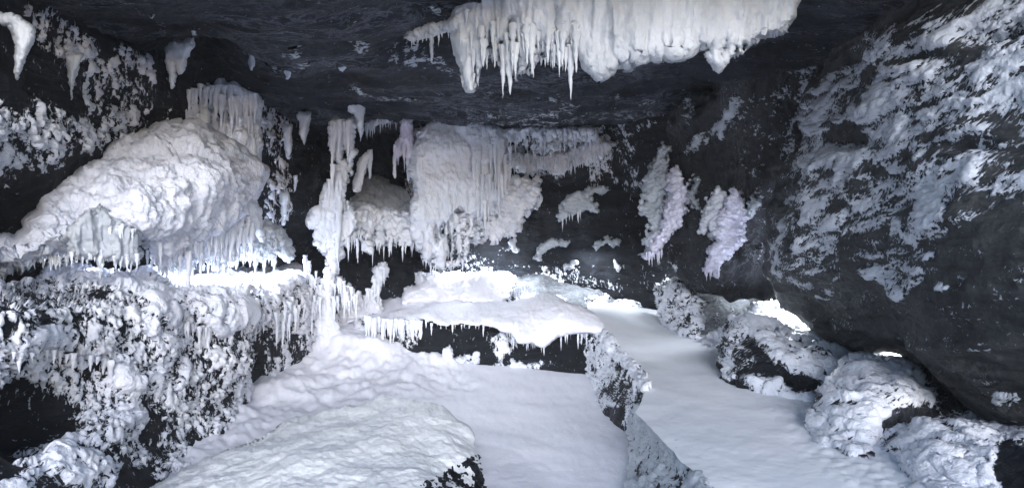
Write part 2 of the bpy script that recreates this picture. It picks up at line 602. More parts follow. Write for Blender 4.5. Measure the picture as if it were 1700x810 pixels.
def d_cloud(a=0.14, f=2.6, s=2, big=0.15, fine=0.03):
    """billowing, cauliflower-like rime"""
    def g(P, px, py, d):
        Q = P + 0.10 * np.stack([fbm(P * 2, 61, 3), fbm(P * 2, 62, 3), fbm(P * 2, 63, 3)], -1)
        return (big * fbm(P * 1.0, s, 3) + a * (1 - 1.7 * worley(Q * f, s)) + a * 0.45 * (1 - 1.6 * worley(Q * f * 2.4, s + 3))
                + fine * (1 - 1.6 * worley(Q * f * 6, s + 6)) + fine * fbm(Q * 14, s + 2, 3, 0.6))
    return g

def d_flute(a=0.06, f=7.0, s=3, big=0.08, fine=0.02):
    """upright flutes of a hanging ice sheet"""
    def g(P, px, py, d):
        Q = P * np.array([1, 1, 0.13]) + 0.03 * np.stack([fbm(P * 2.5, 31, 2)] * 3, -1)
        mod = 0.25 + 1.1 * sstep(fbm(P * 1.6, s + 9, 2), -0.25, 0.45)
        return big * fbm(P * 1.3, s, 3) + mod * a * ridged(Q * f, s + 1, 3, 0.6) + fine * (1 - 1.6 * worley(P * np.array([14, 14, 6]), s + 2)) + fine * fbm(P * 16, s + 4, 2)
    return g

def d_snow(a=0.05, f=1.5, s=4, lump=0.02, lf=9):
    def g(P, px, py, d):
        return a * fbm(P * f, s, 4, 0.5) + lump * (1 - 1.7 * worley(P * lf, s + 1)) * (0.5 + 0.5 * fbm(P * 0.9, s + 3, 2))
    return g

# ------------------------------------------------------------------ icicles
_ice_meshes = {}
def icicle_mesh(kind, mat):
    key = (kind, mat.name)
    if key in _ice_meshes:
        return _ice_meshes[key]
    rng = random.Random(kind * 77 + 5)
    ns, nr = 8, 13
    V = []
    bx, by = 0.0, 0.0
    for j in range(nr):
        t = j / (nr - 1)
        r = (1 - t) ** (0.75 + 0.3 * (kind % 3)) * (1 + 0.28 * rng.uniform(-1, 1) * (t > 0)) + 0.03
        if j == nr - 1: r = 0.02
        bx += rng.uniform(-0.10, 0.10); by += rng.uniform(-0.10, 0.10)
        for i in range(ns):
            a = 2 * math.pi * i / ns
            rr = r * (1 + 0.20 * rng.uniform(-1, 1))
            V.append((bx + rr * math.cos(a), by + rr * math.sin(a), -t))
    Fc = []
    for j in range(nr - 1):
        for i in range(ns):
            i2 = (i + 1) % ns
            Fc.append((j * ns + i, (j + 1) * ns + i, (j + 1) * ns + i2, j * ns + i2))
    me = bpy.data.meshes.new('icicle')
    me.from_pydata(V, [], Fc + [tuple(range(ns))] + [tuple(range((nr - 1) * ns, nr * ns))[::-1]])
    me.polygons.foreach_set('use_smooth', np.ones(len(me.polygons), bool))
    me.materials.append(mat)
    _ice_meshes[key] = me
    return me

def fringe(parent, pts, Y, n, L, w, mat, seed=1, name='icicle', jy=3, jY=0.05, up=4):
    """icicles hung along a line of photo points, standing at distance Y; L, w = length and width ranges in photo pixels"""
    rng = random.Random(seed)
    Yf = depth_fn(Y)
    seg = [math.hypot(b[0] - a[0], b[1] - a[1]) for a, b in zip(pts[:-1], pts[1:])]
    tot = sum(seg)
    for k in range(n):
        s = (k + rng.uniform(0.15, 0.85)) / n * tot
        i = 0
        while s > seg[i] and i < len(seg) - 1:
            s -= seg[i]; i += 1
        t = s / seg[i]
        px = pts[i][0] + (pts[i + 1][0] - pts[i][0]) * t
        py = pts[i][1] + (pts[i + 1][1] - pts[i][1]) * t + rng.uniform(-jy, jy) - up
        y = float(Yf(px, py)[0]) + rng.uniform(-jY, jY)
        p = W(np.float64(px), np.float64(py), y)
        q = rng.random() ** 1.8
        Lm = (L[0] + (L[1] - L[0]) * q + up) / F * y
        r = 0.5 * (w[0] + (w[1] - w[0]) * (0.35 * rng.random() + 0.65 * q)) / F * y
        o = bpy.data.objects.new(name, icicle_mesh(rng.randrange(10), mat))
        col.objects.link(o)
        o.location = p
        o.rotation_euler = (rng.uniform(-.03, .03), rng.uniform(-.03, .03), rng.uniform(0, 6.28))
        o.scale = (r, r, Lm)
        o.parent = parent

def taper(x, y0, y1, w0, w1=1.0, bend=0, n=7, seed=0, wob=0.18):
    """outline of one hanging spike: a shield-shaped head narrowing to a tip"""
    rng = random.Random(seed + int(x * 7 + y0))
    L, Rr = [], []
    for k in range(n):
        t = k / (n - 1)
        w = (w0 * (1 - t) ** 0.8 + w1 * t) * (1 + rng.uniform(-wob, wob)) * 0.5
        if k == 0: w *= 0.8
        cx = x + bend * t * t
        L.append((cx - w, y0 + (y1 - y0) * t))
        Rr.append((cx + w, y0 + (y1 - y0) * t + rng.uniform(-2, 2)))
    return L + Rr[::-1]

def slits(line, n, h, w, seed, up=0):
    """narrow gaps between icicles, pointed at the top and open below, standing on a line of photo points"""
    rng = random.Random(seed)
    out = []
    for k in range(n):
        t = (k + rng.uniform(0.1, 0.9)) / n * (len(line) - 1)
        i = min(int(t), len(line) - 2); t -= i
        x = line[i][0] + (line[i + 1][0] - line[i][0]) * t
        y = line[i][1] + (line[i + 1][1] - line[i][1]) * t
        H = rng.uniform(*h); Wd = rng.uniform(*w)
        y1 = y + rng.uniform(-up, 4)
        out.append([(x, y1 - H), (x + Wd * 0.35, y1 - H * 0.55), (x + Wd * 0.5, y1), (x, y1 + (6 if up == 0 else H * .25)), (x - Wd * 0.5, y1), (x - Wd * 0.3, y1 - H * 0.5)])
    return out

# =================================================================== THE CAVE
def struct(S, label=None):
    S.obj['kind'] = 'structure'
    if label: S.obj['label'] = label
    return S

def world_ctrl(L):
    return [((x / y) * F + 850, 405 - (z - CZ) / y * F, y) for x, y, z in L]

# unseen rough rock shell added behind everything to stop sky light leaking in
def enclosure():
    n, m = 90, 60
    V, Fc = [], []
    for j in range(m + 1):
        t = j / m
        Y = 3.6 + 13.1 * t
        for i in range(n):
            a = 2 * math.pi * i / n
            ca, sa = math.cos(a), math.sin(a)
            p = 0.45
            x = 8.4 * (abs(ca) ** p) * (1 if ca > 0 else -1)
            z = 1.9 + 3.9 * (abs(sa) ** p) * (1 if sa > 0 else -1)
            V.append((x, Y, z))
    for j in range(m):
        for i in range(n):
            i2 = (i + 1) % n
            Fc.append((j * n + i, j * n + i2, (j + 1) * n + i2, (j + 1) * n + i))
    V = np.array(V)
    c = np.array([0, 0, 1.9])
    for _ in range(1):
        dirn = V - np.array([0, 0, 1.9]); dirn[:, 1] = 0
        dirn /= np.linalg.norm(dirn, axis=1, keepdims=True)
        V = V + dirn * (0.35 * fbm(V * 0.5, 91, 4))[:, None]
    k0 = m * n
    base = len(V)
    V = np.concatenate([V, [[0, 16.9, 1.9]]])
    tri = [(k0 + i, k0 + (i + 1) % n, base, base) for i in range(n)]
    me = bpy.data.meshes.new('sky_block_rock')
    me.from_pydata(V.tolist(), [], Fc + [(a, b, c_) for a, b, c_, _ in tri])
    me.materials.append(M_rock)
    o = bpy.data.objects.new('sky_block_rock', me); col.objects.link(o)
    o['kind'] = 'structure'
enclosure()

# ground: one snow sheet that runs on behind the camera to the horizon
def snow_ground():
    n = 160
    u = np.linspace(-1, 1, n)
    g = np.sign(u) * (np.abs(u) ** 3.2) * 90
    gx, gy = np.meshgrid(g, g)
    P = np.stack([gx.ravel(), gy.ravel(), 0 * gx.ravel()], -1)
    P[:, 2] = -0.28 + 0.05 * fbm(P * 0.7, 3, 3)
    idx = np.arange(n * n).reshape(n, n)
    q = np.stack([idx[:-1, :-1], idx[:-1, 1:], idx[1:, 1:], idx[1:, :-1]], -1).reshape(-1, 4)
    o = make_mesh('snow_ground', P, q, M_snow)
    o['kind'] = 'structure'
snow_ground()

# ---- ceiling
ceil_ctrl = world_ctrl([(-7, 3, 4.5), (7, 3, 4.6), (-7, 9, 4.3), (6, 9, 4.4), (-6, 14, 4.25), (6, 14, 4.3), (0, 6, 4.35), (-3, 5.5, 4.2), (0, 10.5, 4.2), (1.5, 8, 4.35), (-2.5, 8.5, 4.3)])
def ceil_disp(P, px, py, d):
    o = 0.20 * fbm(P * np.array([.45, .8, .8]), 11, 4) + 0.10 * ridged(P * np.array([.8, 2.2, 1.5]), 12, 4, 0.6) + 0.035 * ridged(P * np.array([2.2, 6, 4]), 15, 3, 0.6)
    # dark hollows scooped into the roof
    for cx, cy, rx, ry, dep in ((335, 120, 75, 42, .5), (715, 85, 62, 28, .35), (560, 120, 60, 20, .15), (1120, 150, 120, 30, .25), (725, 30, 40, 12, .2)):
        o = o - dep * np.exp(-((px - cx) / rx) ** 2 - ((py - cy) / ry) ** 2)
    # the long sagging lip in front of the back wall
    for cx, cy, rx, ry, dep in ((760, 178, 170, 16, .16), (1000, 172, 170, 18, .20), (560, 168, 90, 16, .10)):
        o = o + dep * np.exp(-((px - cx) / rx) ** 2 - ((py - cy) / ry) ** 2)
    return o
ceiling = struct(surface('cave_ceiling', [(-500, -260), (1900, -260), (1700, 60), (1420, 150), (1250, 230), (1120, 232), (900, 232), (600, 236), (450, 234), (380, 205), (200, 110), (60, 40), (-60, 5), (-300, -60)],
    ceil_ctrl, M_ceil_h, None, step=3, disp=ceil_disp, warp=(2, 40)), 'dark blue-black rock ceiling with wavy strata lines')
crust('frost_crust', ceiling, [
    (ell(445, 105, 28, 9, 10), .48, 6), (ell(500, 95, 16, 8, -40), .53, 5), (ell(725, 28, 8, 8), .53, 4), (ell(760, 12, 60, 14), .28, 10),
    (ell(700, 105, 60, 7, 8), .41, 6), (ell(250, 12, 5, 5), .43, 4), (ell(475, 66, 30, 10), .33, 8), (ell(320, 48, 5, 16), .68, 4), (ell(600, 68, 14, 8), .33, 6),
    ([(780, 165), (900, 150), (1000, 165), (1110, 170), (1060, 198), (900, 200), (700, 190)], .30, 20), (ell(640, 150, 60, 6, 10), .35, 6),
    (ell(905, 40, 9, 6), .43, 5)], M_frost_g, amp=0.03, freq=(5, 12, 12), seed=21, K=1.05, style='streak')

# ---- back wall
back_ctrl = [(430, 200, 11.2), (430, 480, 11.3), (520, 200, 11.6), (530, 470, 11.4), (640, 300, 13.6), (640, 460, 13.0), (600, 520, 12.4), (700, 300, 11.6), (800, 300, 11.5), (800, 440, 12.8), (900, 220, 11.8), (900, 300, 12.2), (950, 350, 12.0), (960, 440, 12.2), (1050, 300, 11.6), (1100, 220, 10.8), (1120, 450, 11.4), (1250, 300, 10.2), (1250, 500, 11)]
backw = struct(surface('back_wall', [(400, 100), (1330, 100), (1330, 560), (1130, 500), (1000, 560), (600, 560), (500, 560), (430, 500), (390, 300)], back_ctrl, M_rock_drip, None, step=3,
    disp=d_rock(0.22, 0.7, 31, 0.05, (0.5, 0.8, 3.5)), warp=(3, 40)), 'black back wall of the cave patched with hoar frost')
crust('frost_crust', backw, [
    ([(690, 215), (850, 240), (990, 235), (985, 262), (940, 280), (930, 300), (905, 292), (860, 290), (840, 285), (690, 400)], .62, 8),
    ([(980, 225), (1040, 225), (1060, 250), (1020, 290), (985, 320), (980, 270)], .40, 12),
    (ell(1020, 250, 40, 14, -10), .42, 8), (ell(1040, 210, 60, 9, -5), .5, 6), (ell(1045, 300, 30, 30, 30), .33, 10),
    (ell(845, 410, 10, 7), .5, 4), (ell(1030, 440, 8, 8), .45, 4),
    (ell(740, 300, 60, 80), .6, 10),
    ([(700, 430), (800, 420), (1000, 462), (1080, 470), (1000, 480), (760, 470)], .28, 8)],
    M_frost, amp=0.055, freq=(7, 7, 4.5), seed=32, K=1.0, style='drip', lam=18, warp=8)

# ---- left wall above the ledge
lu_ctrl = [(-300, -100, 3.6), (0, 0, 5.2), (120, 40, 6.1), (240, 90, 7.3), (360, 140, 8.8), (480, 190, 10.9), (0, 150, 5.2), (0, 250, 4.9), (-300, 300, 3.6), (120, 200, 6.1),
           (240, 200, 7.4), (0, 350, 5.6), (100, 350, 6.6), (200, 350, 7.9), (300, 300, 8.7), (440, 300, 10.4), (0, 455, 6.0), (100, 455, 7.2), (300, 455, 9.6), (420, 455, 10.9), (490, 450, 11.5), (530, 300, 11.6)]
leftu = struct(surface('left_wall', [(-600, -400), (0, -40), (60, 0), (250, 75), (380, 120), (500, 180), (540, 230), (520, 330), (545, 480), (450, 520), (100, 520), (-600, 560)], lu_ctrl, M_rock_drip, None,
    step=2, disp=d_rock(0.18, 0.8, 41, 0.04), warp=(4, 40)), 'black rock of the upper left wall netted with frost')
crust('frost_crust', leftu, [
    ([(30, 15), (60, 8), (150, 60), (235, 90), (243, 130), (240, 200), (215, 225), (180, 210), (150, 190), (148, 110), (130, 100), (115, 100), (75, 80), (55, 45)], .60, 7),
    ([(150, 130), (175, 115), (200, 125), (243, 110), (240, 200), (215, 215), (180, 200), (152, 185)], .66, 6),
    ([(-60, 150), (0, 165), (30, 185), (50, 165), (85, 170), (110, 195), (150, 200), (200, 210), (235, 225), (150, 250), (100, 260), (60, 290), (20, 285), (-60, 280)], .60, 10),
    ([(-60, 260), (40, 270), (30, 300), (-60, 290)], .45, 8),
    (ell(165, 80, 22, 10, 30), -.45, 6), (ell(85, 55, 8, 14), -.5, 4),
    ([(425, 175), (470, 160), (478, 200), (470, 240), (480, 300), (472, 360), (440, 380), (430, 330), (448, 280), (440, 230)], .52, 7),
    (ell(18, 310, 10, 3), .5, 3), (ell(60, 315, 8, 3), .5, 3)],
    M_frost, amp=0.05, freq=(9, 9, 4.0), seed=43, K=1.15, style='drip', lam=16, warp=5, rot=0.25)

# ---- left ledge and the wall below it
ll_ctrl = [(-300, 455, 4.6), (0, 458, 5.6), (100, 462, 6.7), (300, 456, 9.2), (420, 452, 10.6), (490, 446, 11.2),
    (0, 492, 4.4), (100, 492, 5.1), (170, 493, 5.6), (240, 487, 6.2), (300, 488, 6.8), (400, 478, 8.1), (480, 466, 9.4), (540, 470, 10.2),
    (0, 560, 4.1), (0, 650, 4.1), (60, 680, 4.45), (150, 650, 5.0), (110, 560, 4.9), (200, 560, 5.4), (250, 600, 5.8), (300, 540, 6.3), (350, 600, 6.7), (440, 560, 8.2), (440, 600, 8.2), (520, 520, 9.8),
    (0, 810, 3.6), (130, 810, 4.1), (130, 740, 4.5), (250, 800, 5.05), (350, 725, 6.35), (440, 645, 8.25), (560, 545, 10.4), (0, 1200, 2.3), (-300, 810, 3.0), (200, 1200, 2.6)]
def ll_disp(P, px, py, d):
    o = 0.15 * fbm(P * 1.1, 51, 4) + 0.06 * (1 - 1.7 * worley(P * 1.8, 52))
    o = o - 0.30 * np.exp(-((px - 70) / 75) ** 2 - ((py - 690) / 60) ** 2) - 0.22 * np.exp(-((px - 435) / 18) ** 2 - ((py - 600) / 40) ** 2)
    for cx, cy, rx, ry, dep in ((90, 562, 60, 22, .09), (330, 520, 35, 22, .09), (395, 525, 40, 22, .08), (250, 530, 34, 24, .08), (270, 585, 44, 24, .09), (210, 635, 40, 24, .08), (300, 625, 26, 16, .06),
                                (40, 520, 30, 20, .07), (100, 790, 70, 30, .15), (300, 650, 50, 30, .08), (370, 600, 40, 30, .12), (190, 710, 70, 20, .05)):
        o = o + dep * np.exp(-((px - cx) / rx) ** 2 - ((py - cy) / ry) ** 2)
    return o
leftl = struct(surface('lower_left_wall', [(-900, 452), (0, 456), (100, 456), (300, 450), (500, 436), (590, 470), (600, 560), (520, 640), (400, 730), (330, 830), (260, 1400), (-900, 1400)], ll_ctrl, M_rock_drip, None,
    step=1.8, disp=ll_disp, warp=(2, 30)), 'dark lower left wall of the cave thickly covered in lumps of frost')
crust('snow_cap', leftl, [
    ([(-300, 462), (0, 470), (110, 458), (300, 452), (500, 436), (510, 470), (470, 482), (400, 500), (300, 508), (240, 500), (160, 488), (60, 470), (-300, 480)], 1.0, 5),
    ([(230, 495), (300, 490), (470, 470), (470, 500), (450, 540), (360, 560), (330, 545), (310, 585), (250, 580), (215, 545), (225, 510)], .74, 9),
    ([(20, 560), (60, 540), (125, 535), (133, 570), (110, 585), (60, 580), (20, 590)], .80, 8),
    ([(150, 620), (230, 560), (300, 560), (330, 600), (290, 650), (230, 700), (160, 745), (100, 742), (130, 700), (170, 680)], .66, 12),
    ([(20, 810), (80, 760), (150, 765), (190, 790), (170, 830), (120, 900), (-100, 1100), (-100, 860)], .60, 10),
    ([(400, 790), (450, 650), (560, 560), (640, 900)], .8, 10)],
    M_lump, amp=0.075, freq=(6, 6, 5), up=.18, seed=52, K=.95, lam=20, warp=7, style='sheet')
crust('frost_crust', leftl, [
    ([(-300, 470), (60, 470), (160, 488), (300, 500), (480, 480), (560, 470), (600, 560), (500, 620), (400, 715), (330, 790), (270, 800), (200, 810), (60, 810), (-200, 700)], .50, 6),
    ([(130, 480), (230, 490), (225, 560), (200, 590), (140, 590), (135, 530)], .66, 8),
    ([(490, 455), (570, 460), (590, 560), (520, 570), (455, 560), (450, 500)], .74, 8),
    ([(300, 580), (380, 570), (430, 640), (400, 700), (330, 750), (290, 700)], .68, 8),
    ([(20, 655), (70, 625), (130, 640), (155, 670), (130, 705), (60, 745), (0, 790), (-100, 800), (-100, 720), (10, 715)], -.85, 8),
    (ell(160, 610, 26, 12), -.5, 6), (ell(230, 790, 30, 20), -.75, 8), (ell(437, 600, 14, 32), -.9, 6), (ell(65, 498, 45, 12, 20), -.2, 8), (ell(450, 520, 20, 20), -.15, 8),
    ([(50, 760), (75, 700), (100, 690), (130, 720), (100, 750)], .4, 6)],
    M_frost, amp=0.045, freq=(11, 11, 6.5), seed=54, K=1.12, style='drip', lam=15, warp=5)
fringe(leftl.obj, [(300, 535), (360, 550), (400, 535), (440, 520)], lambda x, y: leftl.Yf(x, y) - 0.12, 26, (8, 45), (5, 10), M_frost, 1)
fringe(leftl.obj, [(455, 500), (480, 495), (520, 500), (560, 500)], lambda x, y: leftl.Yf(x, y) - 0.10, 30, (20, 75), (6, 12), M_ice, 2, jy=25)
fringe(leftl.obj, [(160, 500), (225, 500), (300, 497)], lambda x, y: leftl.Yf(x, y) - 0.08, 20, (12, 55), (6, 12), M_frost, 3, jy=8)
fringe(leftl.obj, [(20, 590), (70, 585), (120, 590), (190, 600)], lambda x, y: leftl.Yf(x, y) - 0.12, 14, (10, 45), (7, 14), M_frost, 4)

# ---- floor
floor_ctrl = [(250, 810, 5.0), (350, 720, 6.4), (440, 640, 8.25), (500, 590, 9.5), (560, 545, 10.4), (620, 556, 10.0), (700, 590, 9.75), (820, 604, 9.7), (980, 626, 9.1), (1000, 700, 6.9), (1045, 810, 5.0),
    (800, 700, 6.9), (640, 640, 8.4), (600, 600, 9.2), (520, 620, 8.9), (600, 810, 5.0), (850, 1200, 2.6), (0, 1200, 2.6), (1500, 1200, 2.6)]
def floor_disp(P, px, py, d):
    lum = np.clip(sstep(sdf([(400, 620), (540, 540), (640, 555), (760, 590), (780, 640), (640, 670), (480, 690), (300, 780), (300, 720)], px, py), -30, 30) + 0.12, 0, 1)
    dr = 0
    for cx, cy, rx, ry, dep in ((560, 565, 45, 16, .12), (640, 580, 45, 12, .12), (480, 640, 50, 18, .08), (720, 600, 50, 10, .08)):
        dr = dr + dep * np.exp(-((px - cx) / rx) ** 2 - ((py - cy) / ry) ** 2)
    return dr + 0.03 * fbm(P * 1.3, 63, 4) + lum * (0.10 * fbm(P * 2.1, 61, 5, 0.6) + 0.035 * (1 - 1.7 * worley(P * 5.5, 62)) + 0.022 * (1 - 1.7 * worley(P * 12, 64))) + 0.004 * fbm(P * 12, 66, 3)
floor = struct(surface('snow_floor', [(-900, 2200), (-500, 900), (100, 720), (380, 600), (520, 500), (640, 500), (720, 560), (820, 575), (1010, 590), (1090, 680), (1150, 800), (2300, 1000), (2600, 2200)], floor_ctrl, M_snow, None,
    step=2.5, disp=floor_disp, warp=(1, 30)), 'white snow floor of the cave')

# ---- raised path
path_ctrl = [(1170, 810, 3.75), (1060, 650, 6.1), (1040, 585, 8.0), (1000, 550, 9.2), (1000, 526, 10.2), (1090, 516, 11.6), (1150, 558, 9.2), (1190, 620, 6.8), (1340, 722, 4.7), (1480, 800, 3.7), (1700, 900, 3.0), (1500, 1300, 1.9), (1000, 1300, 1.9), (1500, 620, 6.6)]
def path_disp(P, px, py, d):
    side = sstep(px - (1150 + (py - 560) * 0.9), -20, 50)
    return 0.03 * fbm(P * 1.1, 73, 3) + side * (0.010 * (1 - 1.7 * worley(P * 13, 71)) + 0.03 * fbm(P * 3, 75, 4, 0.6)) + 0.003 * fbm(P * 14, 76, 2)
path = struct(surface('snow_path', [(975, 505), (1060, 498), (1130, 500), (1400, 560), (1800, 620), (2400, 900), (2600, 2200), (1000, 2200), (1300, 1000), (1172, 812), (1115, 750), (1056, 685), (1072, 650), (1064, 620), (1034, 588), (1004, 552), (980, 535)],
    path_ctrl, M_path, None, step=2.2, disp=path_disp, warp=(2.5, 24)), 'raised packed snow path with a rounded left edge')

# wall that carries the path
pw = surface('terrace_wall', [(975, 548), (1006, 548), (1036, 584), (1067, 617), (1076, 650), (1056, 690), (1048, 712), (1000, 722), (992, 660), (975, 620)],
    [(975, 560, 9.45), (1006, 548, 9.3), (1036, 586, 8.0), (1067, 620, 6.9), (1072, 650, 6.25), (1040, 720, 6.55), (1000, 700, 7.3), (978, 622, 9.3), (1010, 640, 8.0)], M_rock_drip, 0.12, 18, step=1.6, disp=d_rock(0.07, 2.2, 81), warp=(3, 14), back=1.2)
tag(pw.obj, 'dark rock step with lacy frost carrying the snow path above the floor', 'rock')
crust('frost_crust', pw, [([(1000, 543), (1036, 580), (1072, 616), (1084, 650), (1064, 656), (1054, 624), (1020, 596), (985, 558)], 1.1, 4), ([(970, 540), (1000, 545), (1036, 580), (1075, 620), (1075, 650), (1060, 660), (1045, 620), (1020, 590), (1005, 640), (985, 660), (972, 620)], .72, 6), ([(970, 540), (1080, 620), (1060, 720), (1000, 720)], .4, 5), (ell(1012, 622, 18, 14), .9, 6), (ell(1010, 668, 14, 6), .85, 5), (ell(1015, 650, 14, 10), -.4, 5), (ell(1020, 692, 22, 16), -.8, 5)],
    M_frost, amp=0.04, freq=(13, 13, 6), seed=83, K=1.0, style='drip', lam=10, warp=3, up=.1)
fringe(pw.obj, [(1022, 585), (1045, 605), (1066, 635), (1064, 655)], lambda x, y: pw.Yf(x, y) - 0.14, 24, (15, 45), (3, 5), M_frost, 8, jy=6)
pf = surface('terrace_wall', [(1058, 670), (1082, 690), (1118, 736), (1176, 806), (1260, 900), (1400, 1080), (1045, 1080), (1044, 830), (1047, 700)],
    [(1060, 675, 6.0), (1047, 700, 6.35), (1110, 738, 4.85), (1174, 808, 3.85), (1045, 810, 5.0), (1100, 810, 4.4), (1250, 900, 3.1), (1050, 1000, 3.3)], M_rock_stripe, 0.12, 16, step=2, disp=d_rock(0.06, 2.0, 85), warp=(1.5, 20), back=0.5)
tag(pf.obj, 'near end of the path wall with upright stripes of frost on grey rock', 'rock')
crust('frost_crust', pf, [([(1050, 660), (1088, 680), (1124, 724), (1190, 796), (1300, 930), (1270, 945), (1164, 812), (1102, 742), (1072, 704), (1048, 682)], 1.15, 4), ([(1040, 670), (1070, 672), (1150, 770), (1250, 900), (1200, 1080), (1040, 1080)], .88, 5), ([(1046, 690), (1075, 700), (1100, 810), (1046, 810)], .78, 8)],
    M_frost_g, amp=0.026, freq=(15, 15, 2.6), seed=86, K=1.0, style='drip', grow='stripe', lam=10, warp=3)
fringe(pf.obj, [(1056, 700), (1080, 715), (1120, 760), (1160, 810)], lambda x, y: pf.Yf(x, y) - 0.1, 22, (25, 70), (6, 11), M_frost_g, 9, jy=12)

# =================================================================== THINGS
# ---- giant overhanging boulder on the right
g_ctrl = [(1390, 0, 7.6), (1330, 200, 8.2), (1275, 330, 8.3), (1268, 450, 7.9), (1295, 500, 7.5), (1350, 545, 7.0), (1430, 580, 6.4), (1500, 590, 5.9), (1550, 625, 5.5), (1620, 672, 5.1), (1700, 692, 4.8),
    (1450, 60, 6.9), (1450, 200, 6.6), (1420, 350, 6.4), (1420, 480, 6.2), (1560, 100, 5.9), (1560, 300, 5.3), (1560, 480, 5.2), (1700, 100, 5.2), (1700, 300, 4.6), (1700, 500, 4.5), (1950, 300, 3.8), (1950, 700, 4.2), (1800, -200, 5.6)]
def giant_disp(P, px, py, d):
    Q = P @ np.array([[.85, 0, -.5], [0, 1, 0], [.5, 0, .85]])
    o = 0.22 * fbm(P * 0.7, 101, 4) + 0.10 * ridged(Q * np.array([.7, .8, 2.4]), 102, 4, 0.6) + 0.03 * ridged(Q * np.array([1.6, 2, 6]), 105, 3)
    for cx, cy, rx, ry, dep in ((1430, 130, 50, 30, -.16), (1520, 95, 50, 16, -.12), (1410, 235, 34, 16, -.15), (1660, 60, 60, 16, -.15), (1600, 240, 50, 14, -.12), (1590, 560, 120, 14, .10), (1330, 440, 30, 60, .12)):
        o = o + dep * np.exp(-((px - cx) / rx) ** 2 - ((py - cy) / ry) ** 2)
    return o
giant = surface('overhanging_boulder', [(1400, -260), (1392, 0), (1386, 60), (1352, 140), (1330, 225), (1292, 290), (1272, 390), (1266, 450), (1292, 500), (1345, 545), (1380, 566), (1425, 582), (1495, 590), (1548, 624), (1600, 664), (1650, 686), (1700, 698), (1850, 735), (2150, 760), (2300, -260)],
    g_ctrl, M_giant_h, 0.65, 120, step=1.8, disp=giant_disp, warp=(5, 40), back=1.3)
tag(giant.obj, 'huge grey overhanging boulder on the right, streaked with diagonal bands of snow', 'boulder')
crust('snow_streaks', giant, [
    ([(1345, 170), (1400, 110), (1450, 75), (1520, 75), (1560, 40), (1640, -20), (1800, -80), (1800, 30), (1690, 40), (1640, 60), (1560, 100), (1600, 110), (1690, 90), (1800, 110), (1800, 290), (1700, 260), (1660, 150), (1600, 170), (1560, 215), (1500, 255), (1440, 300), (1400, 330), (1340, 330), (1320, 260)], .84, 12),
    ([(1330, 180), (1450, 60), (1800, -60), (1800, 380), (1600, 380), (1540, 440), (1300, 460), (1290, 360)], .37, 20),
    ([(1330, 200), (1370, 130), (1430, 90), (1440, 120), (1400, 180), (1370, 240), (1335, 260)], .85, 10),
    ([(1440, 230), (1560, 130), (1700, 100), (1700, 150), (1600, 190), (1500, 270), (1390, 330), (1340, 320)], .80, 12),
    ([(1640, 170), (1800, 130), (1800, 260), (1700, 230), (1660, 200)], .8, 12),
    ([(1530, 290), (1600, 260), (1690, 265), (1760, 300), (1760, 360), (1700, 350), (1640, 320), (1600, 350), (1590, 390), (1540, 380), (1500, 330)], .74, 12),
    ([(1300, 360), (1340, 345), (1400, 355), (1430, 330), (1480, 330), (1440, 380), (1400, 400), (1370, 430), (1330, 430), (1290, 470), (1280, 420)], .62, 12),
    ([(1410, 430), (1450, 415), (1540, 410), (1572, 420), (1540, 440), (1560, 470), (1520, 492), (1470, 470), (1430, 460)], .66, 9),
    (ell(1350, 400, 60, 30, -25), .50, 12), (ell(1360, 490, 14, 10), .45, 5), (ell(1330, 470, 20, 12, 30), .45, 8), (ell(1597, 470, 14, 7, 15), .6, 5), (ell(1685, 645, 22, 10, 20), .62, 6), (ell(1400, 345, 40, 10), .5, 6),
    (ell(1438, 130, 14, 40, 20), -.65, 8), (ell(1400, 222, 30, 16, -20), -.9, 8), (ell(1520, 95, 46, 10, -18), -.85, 7), (ell(1640, 70, 80, 11, -15), -.8, 8), (ell(1590, 215, 60, 9, -15), -.6, 8),
    (ell(1540, 180, 36, 8, -25), -.6, 6), (ell(1450, 290, 50, 8, -35), -.55, 7), (ell(1350, 310, 22, 12, -10), -.6, 6)],
    M_frost_m, amp=0.020, freq=(4.0, 4.5, 24), seed=103, K=1.15, style='scales', rot=0.62, lam=26, warp=9, up=.10)

